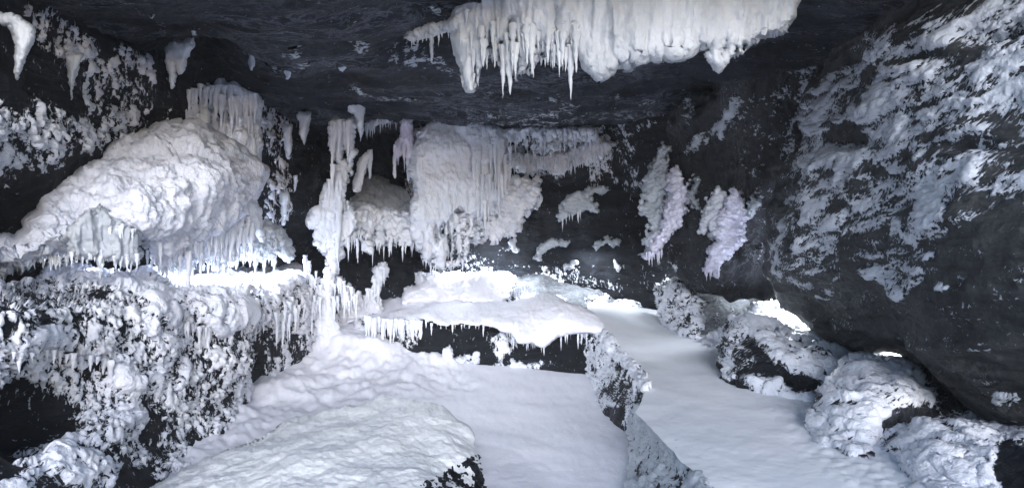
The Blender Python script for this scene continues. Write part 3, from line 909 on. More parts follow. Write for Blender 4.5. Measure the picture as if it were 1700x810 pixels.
# ---- grey rock between the ceiling and the giant boulder
gr_ctrl = [(1200, 120, 9.0), (1300, 60, 8.6), (1390, 60, 8.3), (1390, -100, 7.8), (1200, 230, 9.6), (1290, 300, 9.1), (1250, 480, 9.4), (1330, 350, 9.2), (1120, 250, 10.4), (1120, 430, 9.9), (1180, 480, 9.6), (1160, 320, 9.8)]
gr = struct(surface('right_wall', [(1185, 120), (1210, 80), (1320, 50), (1330, -200), (1480, -200), (1480, 470), (1330, 470), (1275, 480), (1215, 500), (1170, 480), (1130, 450), (1095, 438), (1092, 300), (1110, 200), (1130, 175), (1180, 150)],
    gr_ctrl, M_grey_h, 0.4, 40, step=2.6, disp=d_rock(0.16, 1.1, 111, 0.07, (1.6, 1.2, 0.5)), warp=(7, 30), back=1.5), 'dark bulging rock between the back wall and the overhanging boulder')
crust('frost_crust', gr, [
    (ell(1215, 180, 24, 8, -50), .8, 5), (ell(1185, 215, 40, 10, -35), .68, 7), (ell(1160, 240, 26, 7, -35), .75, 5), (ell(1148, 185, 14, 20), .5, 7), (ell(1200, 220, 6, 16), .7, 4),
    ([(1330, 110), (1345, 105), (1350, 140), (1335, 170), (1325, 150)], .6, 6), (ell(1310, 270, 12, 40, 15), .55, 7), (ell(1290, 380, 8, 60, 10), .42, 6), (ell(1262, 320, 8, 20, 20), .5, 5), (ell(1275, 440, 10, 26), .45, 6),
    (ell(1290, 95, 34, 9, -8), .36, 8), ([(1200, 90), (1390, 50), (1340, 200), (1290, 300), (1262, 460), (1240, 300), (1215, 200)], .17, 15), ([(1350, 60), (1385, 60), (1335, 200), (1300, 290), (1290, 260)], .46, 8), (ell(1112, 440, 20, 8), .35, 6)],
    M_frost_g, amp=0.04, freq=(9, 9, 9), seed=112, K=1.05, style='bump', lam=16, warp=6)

def thing(name, label, cat, poly, ctrl, mat, T, R, group=None, **kw):
    S = surface(name, poly, ctrl, mat, T, R, **kw)
    tag(S.obj, label, cat, group)
    return S
off_ = 0
off = lambda S, k: (lambda x, y: S.Yf(x, y) - k)
R1 = random.Random(4)

# ---- frost pendants on the dark bulge
G = 'frost feathers on the dark bulge'
pend = [
 ([(1100, 238), (1112, 245), (1110, 300), (1105, 340), (1100, 380), (1095, 420), (1068, 428), (1070, 400), (1080, 365), (1065, 355), (1068, 335), (1072, 290), (1085, 262)], 9.9, 'tall grey frost feather, leftmost on the dark bulge beside the black back wall', M_frost_g),
 ([(1118, 280), (1126, 276), (1132, 300), (1143, 312), (1142, 340), (1132, 370), (1118, 385), (1100, 400), (1088, 422), (1070, 432), (1085, 395), (1100, 360), (1106, 330), (1112, 300)], 9.55, 'bright violet frost feather slanting down to small icicles, left pair on the bulge', M_frost_v),
 ([(1150, 295), (1160, 292), (1162, 315), (1156, 330), (1164, 345), (1150, 348), (1144, 325)], 9.6, 'narrow ragged frost clump between the two pairs of feathers', M_frost_g),
 ([(1182, 318), (1190, 312), (1202, 325), (1200, 350), (1196, 380), (1182, 400), (1178, 372), (1162, 388), (1166, 360), (1172, 335)], 9.5, 'pale frost feather, left half of the right pair on the bulge', M_frost),
 ([(1212, 312), (1222, 312), (1238, 335), (1240, 360), (1232, 395), (1215, 418), (1196, 436), (1182, 458), (1166, 448), (1176, 425), (1192, 395), (1196, 360), (1204, 330)], 9.3, 'large oval violet frost feather ending in icicles, right pair on the bulge', M_frost_v),
 ([(1250, 326), (1259, 328), (1260, 345), (1252, 358), (1242, 356), (1244, 340)], 9.3, 'small frost clump right of the large oval feather', M_frost_g)]
for poly, Y, lab, mt in pend:
    Y = off(gr, 0.46 + 0.10 * ('oval' in lab or 'left pair' in lab))
    S = thing('frost_feather', lab, 'frost', poly, Y, mt, 0.13, 9, G, step=1.4, disp=d_frost(0.032, 13, 121, 0.09, 3), warp=(6, 8), seed=int(poly[0][0]), back=1.4)
    if 'violet' in lab:
        b = sorted(poly, key=lambda q: -q[1])[:3]
        x0, x1 = min(q[0] for q in b), max(q[0] for q in b)
        yb = max(q[1] for q in b) - 6
        fringe(S.obj, [(x0 + 2, yb), (x1, yb - 8)], off(gr, 0.66), 7, (6, 20), (2.5, 5), mt, int(x0))

# ---- isolated frost tufts on the black back wall
G = 'frost tufts on the black back wall'
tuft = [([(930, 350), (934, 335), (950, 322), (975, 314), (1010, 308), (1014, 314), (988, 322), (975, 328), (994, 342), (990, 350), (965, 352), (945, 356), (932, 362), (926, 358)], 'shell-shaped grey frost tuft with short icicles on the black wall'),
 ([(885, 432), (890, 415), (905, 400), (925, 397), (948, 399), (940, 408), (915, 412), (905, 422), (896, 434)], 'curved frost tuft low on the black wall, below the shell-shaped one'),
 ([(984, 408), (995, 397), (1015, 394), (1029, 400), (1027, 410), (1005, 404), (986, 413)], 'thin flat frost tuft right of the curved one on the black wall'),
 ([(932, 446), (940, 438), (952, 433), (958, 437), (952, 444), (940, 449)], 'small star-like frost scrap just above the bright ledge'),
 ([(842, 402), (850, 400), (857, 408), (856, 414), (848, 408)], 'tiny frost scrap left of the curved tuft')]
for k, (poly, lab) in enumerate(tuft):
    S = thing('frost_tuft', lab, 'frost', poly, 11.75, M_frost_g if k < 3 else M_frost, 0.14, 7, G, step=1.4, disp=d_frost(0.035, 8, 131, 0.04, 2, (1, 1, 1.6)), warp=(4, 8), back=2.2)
    if k == 0:
        fringe(S.obj, [(930, 360), (955, 356), (968, 354)], 11.65, 6, (8, 26), (3, 6), M_frost, 5)

# ---- centre ice curtain
cc_ctrl = [(690, 200, 10.7), (860, 200, 10.8), (690, 420, 10.5), (800, 420, 10.9), (880, 320, 11.2), (760, 300, 10.4), (1000, 210, 11.2)]
cc_poly = [(690, 212), (722, 198), (742, 192), (770, 202), (840, 206), (900, 212), (985, 214), (988, 228)] + ragged([(985, 230), (955, 232), (930, 235), (842, 232)], 8, 2, 22, R1) + \
    [(838, 255), (846, 290)] + ragged([(880, 300), (898, 320), (890, 345), (862, 360), (850, 385), (828, 388), (812, 396), (780, 402), (775, 428), (752, 440), (712, 432), (690, 398)], 9, 2, 14, R1) + [(684, 380), (686, 330), (682, 260)]
cc = thing('ice_curtain', 'broad white ice curtain hanging over the black back wall from the ceiling lip', 'ice curtain', cc_poly, cc_ctrl, M_ice, 0.22, 13, step=1.5, holes=slits([(700, 440), (780, 425), (830, 385), (890, 350)], 22, (18, 60), (3, 8), 1) + slits([(770, 300), (850, 290), (840, 340)], 10, (25, 60), (2, 4.5), 2, 25) + slits([(850, 236), (985, 232)], 20, (8, 24), (2.5, 6), 3) + slits([(720, 400), (800, 370)], 6, (12, 26), (2, 4), 8, 12), disp=d_flute(0.036, 6, 141, 0.18, 0.022), warp=(3, 10), back=1.5)
fringe(cc.obj, [(845, 232), (900, 236), (985, 228)], off(cc, .05), 34, (6, 28), (4, 8), M_ice, 11)
fringe(cc.obj, [(700, 432), (730, 438), (770, 432)], off(cc, .05), 16, (8, 24), (3, 6), M_ice, 12)
fringe(cc.obj, [(760, 235), (850, 245)], off(cc, .22), 11, (30, 110), (6, 14), M_ice, 13, jy=22)
fringe(cc.obj, [(800, 290), (850, 270), (790, 350)], off(cc, .22), 16, (20, 60), (5, 10), M_ice, 14, jy=12)
fc_ = thing('frost_fringe', 'lacy frost fringe with dangling beads under the right end of the ice curtain', 'frost', [(835, 248), (860, 252), (900, 256), (940, 250), (960, 238), (1000, 232), (1025, 240), (1000, 262), (975, 270)] + ragged([(960, 272), (940, 282), (925, 292), (905, 278), (880, 286), (845, 270)], 7, 2, 20, R1),
    11.4, M_frost, 0.14, 10, step=1.6, disp=d_frost(0.04, 9, 145, 0.05, 2, (1, 1, .45)), warp=(4, 8), back=2)
fringe(fc_.obj, [(845, 262), (900, 270), (930, 275), (990, 258)], 11.25, 46, (8, 30), (3.5, 6.5), M_frost, 15, jy=8)
lace = thing('frost_fan', 'spreading lace of frost twigs at the lower right edge of the ice curtain', 'frost', ragged([(800, 330), (850, 300), (896, 300), (900, 325), (880, 345), (860, 385), (830, 395), (790, 405), (760, 400), (770, 360), (800, 330)], 10, -6, 10, R1),
    11.0, M_frost, 0.16, 14, step=1.6, disp=d_frost(0.07, 8, 147, 0.08, 2), warp=(6, 9), back=2)

# ---- small curtain left of it, violet
vc = thing('icicle_cluster', 'violet icicle cluster hanging free at the left edge of the ice curtain', 'icicles', [(668, 200), (682, 194), (686, 215), (684, 250), (680, 268), (674, 262), (672, 240), (664, 258), (655, 262), (652, 245), (664, 225)], 10.5, M_frost_v, 0.1, 7, step=1.4,
    disp=d_frost(0.03, 10, 151, 0.03, 2, (1, 1, .5)), warp=(3, 7), back=1)
fringe(vc.obj, [(654, 245), (684, 232)], 10.4, 10, (15, 50), (4, 7), M_frost_v, 16, jy=10)

# ---- toothed rim of icicles under the ceiling lip
rim_ = thing('icicle_row', 'fine comb of little icicles along the ceiling lip left of the ice curtain', 'icicles', [(610, 202), (640, 192), (680, 184), (720, 178), (722, 183), (690, 192), (660, 200), (625, 210), (610, 212)], 10.9, M_ice, 0.06, 5, step=1.4, disp=d_frost(0.02, 10, 153, 0.02, 2), warp=(1.5, 7), back=1)
fringe(rim_.obj, [(612, 208), (650, 198), (700, 186)], 10.85, 30, (5, 22), (3, 5.5), M_ice, 17, jy=2)
fringe(rim_.obj, [(607, 208), (619, 206)], 10.85, 4, (20, 36), (4, 7), M_ice, 18, jy=2)

# ---- ice column
colp = [(546, 202), (560, 198), (583, 202), (583, 215), (581, 245), (577, 262), (573, 240), (569, 225), (566, 245), (563, 285), (570, 270), (582, 248), (590, 250), (584, 275), (578, 310), (576, 335), (590, 350), (594, 380), (580, 400), (566, 412), (560, 440), (552, 470), (550, 520), (560, 545), (562, 572), (520, 575), (514, 545), (526, 510), (538, 480), (546, 430), (536, 410), (524, 405), (525, 380), (514, 372), (516, 355), (538, 345), (534, 325), (540, 305), (552, 300), (555, 265), (548, 235)]
colS = thing('ice_column', 'slender white ice column joining ceiling and snow slope', 'ice column', colp, 10.0, M_ice, 0.16, 8, holes=slits([(550, 300), (582, 300), (560, 420)], 9, (30, 60), (2.5, 5), 9, 30) + slits([(530, 430), (560, 440)], 4, (20, 40), (3, 5), 10), step=1.4, disp=d_flute(0.075, 7, 161, 0.06, 0.025), warp=(3, 9), back=1)
fringe(colS.obj, [(549, 205), (582, 205)], 9.75, 6, (40, 100), (8, 13), M_ice, 20)
fringe(colS.obj, [(545, 290), (565, 320), (560, 380)], 9.75, 9, (30, 90), (8, 13), M_ice, 21, jy=25)
fringe(colS.obj, [(505, 440), (525, 470), (548, 490), (560, 480), (592, 500)], 9.9, 40, (20, 60), (5, 9), M_ice, 22, jy=20)

# ---- sloping frost bank between column and curtain
slope = thing('frost_slope', 'shadowed frosty slope rising into the dark cave behind the frost bank', 'ice bank', [(590, 318), (596, 300), (612, 292), (640, 297), (664, 312), (700, 328), (705, 395), (580, 395), (578, 340)], [(600, 300, 12.2), (625, 290, 12.9), (690, 300, 12.9), (590, 390, 10.8), (690, 390, 11.0), (640, 340, 11.7)], M_frost_g, 0.05, 5, step=1.8,
    disp=d_flute(0.05, 4, 163, 0.12, 0.03), warp=(4, 14), back=1.5)  # greyer frost colour puts the shade of the cave into this slope
bank = thing('frost_bank', 'sloping frost bank between the ice column and the curtain, dripping with icicles', 'ice bank', [(560, 372), (568, 352), (580, 338), (590, 348), (602, 336), (618, 344), (632, 352), (645, 347), (662, 358), (676, 352), (692, 366), (692, 398)] + ragged([(688, 395), (665, 405), (640, 400), (605, 405), (585, 392), (570, 398)], 9, 2, 20, R1) + [(558, 390)],
    [(570, 340, 10.6), (690, 350, 10.9), (620, 345, 10.9), (590, 380, 10.2), (680, 400, 10.4), (620, 405, 10.1)], M_ice, 0.12, 8, step=1.6, holes=slits([(570, 402), (692, 400)], 14, (12, 36), (3, 7), 12), disp=d_flute(0.07, 5, 165, 0.14, 0.03), warp=(3, 9), back=1.5)
fringe(bank.obj, [(565, 390), (620, 400), (690, 392)], off(bank, .08), 34, (10, 38), (4, 8), M_ice, 23, jy=6)
fringe(bank.obj, [(575, 350), (620, 362), (685, 360)], off(bank, .22), 24, (20, 50), (7, 13), M_ice, 24, jy=12)
bs = thing('ice_spike', 'stubby upright ice stump with a hooked top in the cave behind the column', 'ice', [(586, 305), (594, 270), (606, 252), (614, 256), (606, 285), (600, 318), (588, 318)], 10.7, M_ice, 0.1, 7, step=1.4, disp=d_flute(0.03, 7, 168, 0.02, 0.01), warp=(2, 8), back=1)

# ---- hanging shield-shaped icicles under the ceiling: (outline, distance, label)
G = 'hanging ice shields'
sh = [
 ([(571, 160), (585, 154), (606, 160), (606, 180), (604, 215), (599, 236), (594, 215), (588, 190), (580, 186), (574, 178)], 9.8, 'white hanging ice shield with two points above the ice column', M_ice),
 (taper(505, 185, 241, 26, 2), 10.4, 'short broad ice shield beside the column, hanging over dark rock', M_ice),
 (taper(478, 206, 262, 17, 2), 10.5, 'narrow ice shield left of the short broad one', M_ice),
 (taper(473, 318, 372, 17, 2, -3), 10.4, 'drooping ice tongue low beside the frosted rib', M_ice),
 (taper(491, 292, 318, 8, 2, -2), 10.6, 'tiny frost scrap on the dark rock right of the frosted rib', M_ice),
 ([(274, 80), (290, 66), (305, 68), (322, 62), (320, 78), (310, 95), (304, 118), (298, 122), (292, 110), (288, 140), (284, 148), (282, 120), (276, 105)], 7.1, 'cream two-pronged ice shield under the dark ceiling arch', M_ice_c),
 (taper(418, 80, 116, 11, 2), 7.6, 'thin lone icicle on the ceiling right of the dark arch', M_ice),
 (taper(478, 98, 132, 15, 3), 7.9, 'lumpy icicle at the end of a short frost crust on the ceiling', M_ice),
 ([(552, 96), (568, 90), (580, 84), (581, 98), (576, 112), (568, 120), (562, 110)], 7.7, 'single tooth-shaped icicle in the middle of the ceiling', M_ice),
 (taper(604, 56, 66, 9, 2), 6.9, 'tiny tooth of ice on the ceiling above the middle', M_ice),
 (taper(322, 42, 62, 7, 3), 6.6, 'small ice drop just above the two-pronged shield', M_ice),
 ([(0, 22), (20, 24), (44, 36), (56, 50), (52, 72), (40, 95), (32, 122), (29, 132), (26, 118), (30, 85), (24, 60), (14, 42), (-10, 36)], 4.85, 'long grey ice spike at the upper left edge of the frosted wall', M_ice_c),
 ([(108, 92), (124, 86), (138, 90), (130, 115), (124, 140), (119, 168), (116, 150), (112, 120)], 5.85, 'pointed ice spike hanging from the middle of the frosted left wall', M_ice_c)]
for poly, Y, lab, mt in sh:
    sm = max(q[1] for q in poly) - min(q[1] for q in poly) < 40
    thing('ice_shield', lab, 'icicle', poly, Y, mt, 0.06 if sm else 0.12, 5 if sm else 9, G, step=1.3, disp=d_flute(0.022, 9, 171, 0.02, 0.01), warp=(1.6, 6), back=1.2)
for (px, y0, y1, w, Y, lab) in [(614, 250, 296, 11, 10.7, 'widest icicle in the dark cave, right beside the hooked ice stump'), (606, 262, 290, 8, 10.8, 'narrow icicle between the hooked ice stump and the widest icicle'), (656, 255, 295, 6, 10.6, 'thin icicle in the dark cave below the violet icicle cluster'), (678, 262, 300, 8, 10.6, 'icicle touching the left edge of the ice curtain, deep in the cave')]:
    S = surface('icicle', taper(px, y0, y1, w, 1.5), Y, M_ice, 0.06, 5, step=1.3, disp=d_flute(0.015, 9, 175, 0.01, 0.005), warp=(1, 6), back=1)
    tag(S.obj, lab, 'icicle', 'icicles in the cave behind the column')

# ---- great curtain near the top of the frame
tc_poly = [(756, -60), (1340, -60), (1322, 30), (1315, 38), (1300, 60), (1262, 66), (1235, 88), (1212, 96), (1192, 118), (1184, 112), (1176, 96), (1166, 76), (1158, 84), (1140, 86)] + ragged([(1140, 84), (1100, 90), (1066, 88), (1030, 108), (1010, 120)], 10, 0, 8, R1) + \
    [(996, 134), (985, 122), (968, 112), (962, 92)] + ragged([(962, 90), (940, 92), (915, 98), (898, 84)], 9, 2, 28, R1) + [(894, 50), (888, 100), (876, 124)] + ragged([(876, 110), (862, 125), (840, 112), (810, 95)], 8, 0, 16, R1) + \
    [(806, 78), (801, 90), (798, 120), (790, 152), (782, 156), (772, 154), (768, 130), (762, 100), (757, 50), (740, 46), (715, 52), (680, 64), (672, 60), (700, 50), (735, 42), (754, 30)]
tc_ctrl = [(760, -60, 6.0), (760, 100, 6.1), (1000, 0, 5.6), (1000, 120, 5.7), (1320, 0, 5.5), (1190, 110, 5.6), (880, 60, 5.8)]
tc = thing('ice_curtain', 'great cream-white ice curtain hanging from the ceiling at the top of the view', 'ice curtain', tc_poly, tc_ctrl, M_ice_c, 0.16, 13, step=1.7, holes=slits([(806, 90), (885, 118), (960, 96)], 16, (20, 62), (3, 9), 4) + slits([(772, 140), (960, 60)], 7, (20, 50), (2, 4), 5, 40) + slits([(1010, 118), (1140, 84), (1240, 80)], 16, (6, 18), (3, 7), 6), disp=d_flute(0.045, 6, 181, 0.12, 0.012), warp=(2.5, 9), back=1.3)
fringe(tc.obj, [(765, 40), (800, 60), (870, 60), (960, 60)], off(tc, .17), 34, (30, 90), (8, 20), M_ice_c, 31, jy=26)
fringe(tc.obj, [(808, 88), (860, 108), (890, 100), (960, 92)], off(tc, .05), 26, (8, 34), (5, 9), M_ice_c, 32)
fringe(tc.obj, [(765, 130), (795, 130)], off(tc, .08), 6, (15, 28), (6, 10), M_ice_c, 33)
st = thing('icicle_strand', 'thin strand of ice with one long icicle trailing left from the great curtain', 'icicles', [(668, 62), (690, 58), (715, 50), (752, 44), (752, 56), (735, 56), (721, 62), (719, 100), (716, 107), (713, 90), (712, 64), (692, 66), (686, 74), (682, 68)], 6.15, M_ice_c, 0.06, 5, step=1.4, disp=d_flute(0.02, 8, 185, 0.02, 0.01), warp=(1.5, 7), back=1)
fringe(st.obj, [(680, 63), (745, 55)], 6.1, 10, (4, 24), (3, 6), M_ice_c, 34, jy=1)

# ---- curtain above the frost mound
ac_poly = [(287, 146), (291, 134), (297, 141), (306, 133), (318, 139), (326, 134), (340, 137), (350, 147), (359, 141), (366, 134), (378, 143), (390, 138), (402, 144), (406, 126), (412, 122), (416, 148), (430, 165), (431, 200), (436, 240), (430, 300), (300, 290), (286, 240), (280, 205), (288, 190)]
ac = thing('ice_curtain', 'short fluted ice curtain rising above the big frost mound', 'ice curtain', ac_poly, [(286, 8.2), (430, 9.3)], M_ice, 0.2, 12, holes=slits([(300, 200), (425, 230)], 9, (20, 50), (3, 6), 7, 30), step=1.7, disp=d_flute(0.085, 6, 191, 0.12, 0.02), warp=(3, 10), back=1)
fringe(ac.obj, [(292, 150), (350, 148), (425, 165)], off(ac, .22), 22, (30, 75), (9, 17), M_ice, 41, jy=10)
fringe(ac.obj, [(388, 195), (425, 195)], off(ac, .18), 10, (15, 45), (5, 9), M_ice, 42, jy=10)
sb = thing('ice_block', 'small pale ice block between the frosted wall and the short fluted curtain', 'ice', [(243, 168), (262, 166), (275, 178), (286, 172), (284, 205), (262, 202), (246, 195)], 7.9, M_ice, 0.15, 10, step=1.6, disp=d_flute(0.03, 7, 193, 0.04, 0.02), warp=(3, 9), back=1)

# ---- the big frost mound
def mound_disp(P, px, py, d):
    Q = P + 0.05 * np.stack([fbm(P * 3, 61, 3), fbm(P * 3, 62, 3), fbm(P * 3, 63, 3)], -1)
    o = 0.30 * fbm(P * 1.0, 201, 4) + 0.10 * (1 - 1.7 * worley(Q * 2.1, 202)) + 0.045 * (1 - 1.7 * worley(Q * 5, 203)) + 0.028 * (1 - 1.6 * worley(Q * 11, 204)) + 0.085 * fbm(Q * 5, 205, 6, 0.72) + 0.018 * (1 - 1.6 * worley(Q * 24, 206))
    fl = sstep(sdf([(275, 345), (430, 330), (440, 380), (260, 440)], px, py), -15, 15)
    o = o * (0.25 + 0.75 * sstep(d, 0, 28))
    return o * (1 - 0.5 * fl) + fl * (0.07 * ridged(Q * np.array([7, 7, .9]), 207, 3, 0.6))
m_poly = [(245, 205), (285, 200), (320, 198), (345, 205), (375, 225), (412, 250), (432, 265), (446, 290), (438, 310), (428, 330), (432, 350), (425, 372)] + ragged([(425, 372), (400, 380), (385, 385), (375, 402), (340, 400), (315, 410), (290, 430), (262, 438), (250, 420)], 12, 2, 20, R1) + \
    ragged([(250, 415), (228, 402), (195, 390), (160, 392), (128, 410)], 10, 0, 10, R1) + [(122, 425)] + ragged([(120, 425), (90, 432), (60, 432), (30, 448), (-20, 455)], 12, 0, 14, R1) + \
    [(-90, 440), (-80, 400), (0, 388), (38, 384), (36, 370), (62, 350), (66, 320), (90, 300), (84, 284), (110, 278), (150, 250), (175, 240), (205, 228)]
m_ctrl = [(-60, 420, 5.2), (0, 440, 5.5), (40, 390, 5.75), (100, 300, 6.4), (120, 420, 5.9), (200, 260, 7.2), (250, 210, 7.9), (330, 210, 8.2), (430, 290, 8.8), (420, 370, 8.6), (300, 420, 7.2), (250, 330, 6.5), (340, 300, 7.3), (200, 370, 6.2)]
mound = thing('frost_mound', 'huge billowing white frost mound bulging from the left wall above the lit ledge', 'frost mound', m_poly, m_ctrl, M_lump, 0.5, 50, step=1.8, disp=mound_disp, warp=(9, 26), back=0.8)
fringe(mound.obj, [(265, 400), (300, 395), (345, 385), (420, 368)], off(mound, .30), 34, (18, 62), (9, 17), M_ice, 51, jy=14)
fringe(mound.obj, [(165, 425), (165, 425)][:1] + [(170, 426)], off(mound, .1), 1, (35, 36), (9, 10), M_ice, 52)
fringe(mound.obj, [(0, 445), (60, 430), (120, 425), (140, 428)], off(mound, .15), 16, (8, 34), (6, 11), M_ice_c, 53)
fringe(mound.obj, [(240, 425), (270, 432), (330, 420), (420, 400)], off(mound, .1), 26, (14, 52), (4, 9), M_ice, 54, jy=10)
sk = thing('ice_skirt', 'grey fluted ice skirt with long icicles in the hollow of the frost mound', 'ice', [(112, 385), (130, 360), (150, 348), (168, 340), (185, 360), (210, 378), (228, 390), (232, 420), (224, 432), (200, 440), (190, 430), (172, 425), (160, 420), (140, 426), (120, 425)], [(112, 5.55), (230, 6.0)], M_frost_g, 0.12, 10,
    step=1.7, disp=d_flute(0.05, 8, 211, 0.06, 0.03), warp=(4, 10), back=1)
fringe(sk.obj, [(118, 418), (150, 420), (228, 428)], off(sk, .08), 24, (8, 34), (5, 10), M_ice, 55, jy=4)
fringe(sk.obj, [(180, 370), (228, 392)], off(sk, .12), 14, (20, 50), (5, 9), M_ice, 56, jy=8)
S = surface('icicle', taper(166, 412, 462, 15, 2), 5.7, M_ice, 0.07, 6, step=1.3, disp=d_flute(0.015, 9, 213, 0.01, 0.005), warp=(1, 6), back=1)
tag(S.obj, 'long straight icicle under the hollow of the frost mound, left of the lit ledge', 'icicle')
S = surface('icicle', taper(312, 415, 486, 15, 3), 6.9, M_ice, 0.07, 6, step=1.3, disp=d_flute(0.015, 9, 215, 0.01, 0.005), warp=(1, 6), back=1)
tag(S.obj, 'longest icicle under the frost mound, its tip crossing the lit ledge', 'icicle')
rb = thing('frosted_rock', 'round grey frosted rock with an icicle fringe at the right foot of the frost mound', 'rock', [(412, 390), (425, 374), (445, 368), (462, 374), (476, 395), (480, 405), (490, 415), (486, 428), (474, 430), (466, 418), (455, 428), (430, 428), (405, 430), (380, 432), (370, 420), (395, 405)], [(380, 8.6), (490, 9.8)], M_frost_g, 0.3, 20,
    step=1.7, disp=d_frost(0.04, 9, 221, 0.06, 2), warp=(3, 9), back=1)
fringe(rb.obj, [(330, 415), (400, 425), (460, 424)], off(rb, .12), 26, (8, 34), (5, 10), M_ice, 57, jy=6)
fringe(rb.obj, [(340, 390), (420, 388)], off(rb, .05), 16, (20, 50), (6, 11), M_ice, 58, jy=8)

dr = thing('ice_drapery', 'grey ice drapery with a row of icicles below the right half of the mound', 'ice', [(258, 385), (300, 375), (360, 370), (430, 362), (436, 400), (425, 385), (415, 382), (410, 400), (400, 402), (398, 380), (390, 378), (388, 400), (400, 418)] + ragged([(400, 420), (372, 432), (340, 430), (300, 445), (262, 445)], 8, 0, 16, R1) + [(250, 420)],
    [(258, 6.75), (436, 8.7)], M_ice, 0.15, 12, step=1.7, disp=d_flute(0.06, 8, 217, 0.08, 0.03), warp=(3, 9), back=1)
fringe(dr.obj, [(262, 440), (330, 436), (400, 424)], off(dr, .1), 30, (8, 30), (5, 9), M_ice, 59, jy=5)

# ---- back ledge: dark recessed rock, snow cap, icicles
lf = surface('rock_ledge', [(590, 534), (700, 536), (800, 541), (850, 552), (900, 566), (930, 555), (1000, 550), (1012, 570), (1004, 640), (900, 650), (700, 640), (600, 590)], [(590, 550, 10.4), (700, 560, 9.95), (820, 560, 9.95), (1000, 560, 9.6), (1000, 640, 9.35), (700, 620, 9.9)], M_rock_drip, 0.2, 14, step=2.5, disp=d_rock(0.09, 1.6, 231, 0.05), warp=(3, 20), back=3)
tag(lf.obj, 'black rock ledge across the back of the cave under a thick snow cap', 'rock ledge')
crust('frost_crust', lf, [([(815, 560), (850, 540), (870, 560), (850, 585), (835, 602), (818, 600)], .62, 5), ([(960, 545), (1005, 540), (1010, 640), (982, 640), (975, 600), (965, 580)], .58, 6), (ell(600, 545, 30, 40), .8, 8),
    (ell(760, 594, 30, 7), .5, 5), (ell(870, 605, 50, 7), .52, 5), (ell(650, 560, 50, 25), .45, 8)], M_frost, amp=0.05, freq=(9, 9, 6), seed=233, K=1.1, style='drip', lam=12, warp=4)
cap = surface('snow_cap', [(560, 512), (590, 500), (660, 498), (760, 500), (845, 500), (885, 490), (912, 486), (930, 492), (936, 496), (960, 506), (985, 518), (1002, 535), (1004, 548), (975, 551), (945, 552), (926, 556), (905, 572), (880, 566), (862, 568), (848, 548), (815, 540), (780, 538), (745, 540), (700, 533), (660, 534), (610, 530), (575, 535)],
    [(560, 512, 11.0), (575, 532, 10.4), (660, 500, 11.2), (700, 533, 9.8), (800, 500, 11.0), (800, 538, 9.7), (905, 568, 9.4), (912, 490, 10.6), (930, 520, 9.7), (1000, 548, 9.3), (985, 520, 9.8), (860, 520, 10.0)],
    M_snow, 0.16, 12, step=1.7, disp=d_frost(0.012, 8, 235, 0.08, 1.6), warp=(3, 16), back=2, parent=lf.obj)
G = 1
fringe(lf.obj, [(605, 528), (650, 534), (700, 536)], 9.75, 38, (18, 50), (5, 10), M_ice, 61, jy=3)
fringe(lf.obj, [(690, 536), (760, 540), (815, 540)], 9.7, 16, (3, 22), (3, 5), M_ice, 62)
fringe(lf.obj, [(840, 548), (880, 566), (905, 570)], 9.45, 18, (8, 30), (3, 7), M_ice, 63)
fringe(lf.obj, [(930, 552), (1000, 548)], 9.35, 22, (4, 34), (3, 6), M_ice, 64)
G = 'frost stumps on the snow below the ledge'
for poly, lab in [([(728, 602), (735, 588), (745, 572), (752, 578), (752, 598), (740, 604)], 'pointed frost stump standing on the snow before the black recess'),
                  ([(754, 603), (762, 590), (772, 592), (780, 600), (770, 606)], 'low frost stump right of the pointed one'),
                  ([(780, 600), (786, 588), (795, 582), (797, 600), (790, 604)], 'two-pronged frost stump right of the low one'),
                  ([(845, 612), (850, 596), (865, 600), (880, 606), (872, 615)], 'tangled frost clump at the foot of the ledge beside the black recess')]:
    thing('frost_stump', lab, 'frost', poly, 9.6, M_frost, 0.1, 6, G, step=1.3, disp=d_frost(0.03, 10, 241, 0.03, 3), warp=(3, 6), back=1.4)

# ---- frost growth between the column foot and the ledge
cf = thing('frost_comb', 'ragged frost comb rising from the snow between the ice column and the ledge', 'frost', [(560, 540), (556, 490), (562, 460), (570, 462), (572, 485), (580, 470), (590, 490), (598, 484), (604, 495), (616, 488), (618, 470), (622, 450), (634, 434), (644, 440), (644, 462), (632, 475), (628, 495), (640, 515), (600, 535)],
    10.6, M_frost, 0.15, 9, step=1.5, disp=d_frost(0.05, 8, 245, 0.05, 2, (1, 1, .6)), warp=(4, 8), back=1.4)
fringe(cf.obj, [(556, 470), (600, 500), (640, 450)], 10.45, 24, (14, 40), (4, 8), M_ice, 65, jy=10)

# ---- bright snowy block at the back and blue rocks behind the ledge
bb = thing('snowy_block', 'brightly lit snow-capped block with an icicle fringe on the back ledge', 'snow block', [(668, 490), (670, 478), (690, 472), (686, 462), (690, 452), (720, 450), (760, 450), (800, 452), (825, 450), (848, 452), (862, 462), (850, 478), (848, 500), (800, 505), (740, 505), (670, 505)],
    [(668, 480, 11.2), (720, 452, 12.0), (720, 478, 11.1), (800, 480, 11.3), (860, 455, 12.2), (860, 490, 11.4), (740, 505, 11.1)], M_snow, 0.18, 10, step=1.6, disp=d_frost(0.02, 7, 251, 0.06, 1.5), warp=(3, 10), back=1.5)
fringe(bb.obj, [(672, 482), (720, 486), (780, 484), (850, 478), (880, 480)], off(bb, .13), 44, (8, 24), (3.5, 7), M_ice, 66, jy=5)
fringe(bb.obj, [(690, 456), (740, 458), (800, 462)], off(bb, .16), 26, (5, 16), (3, 6), M_ice, 67, jy=3)
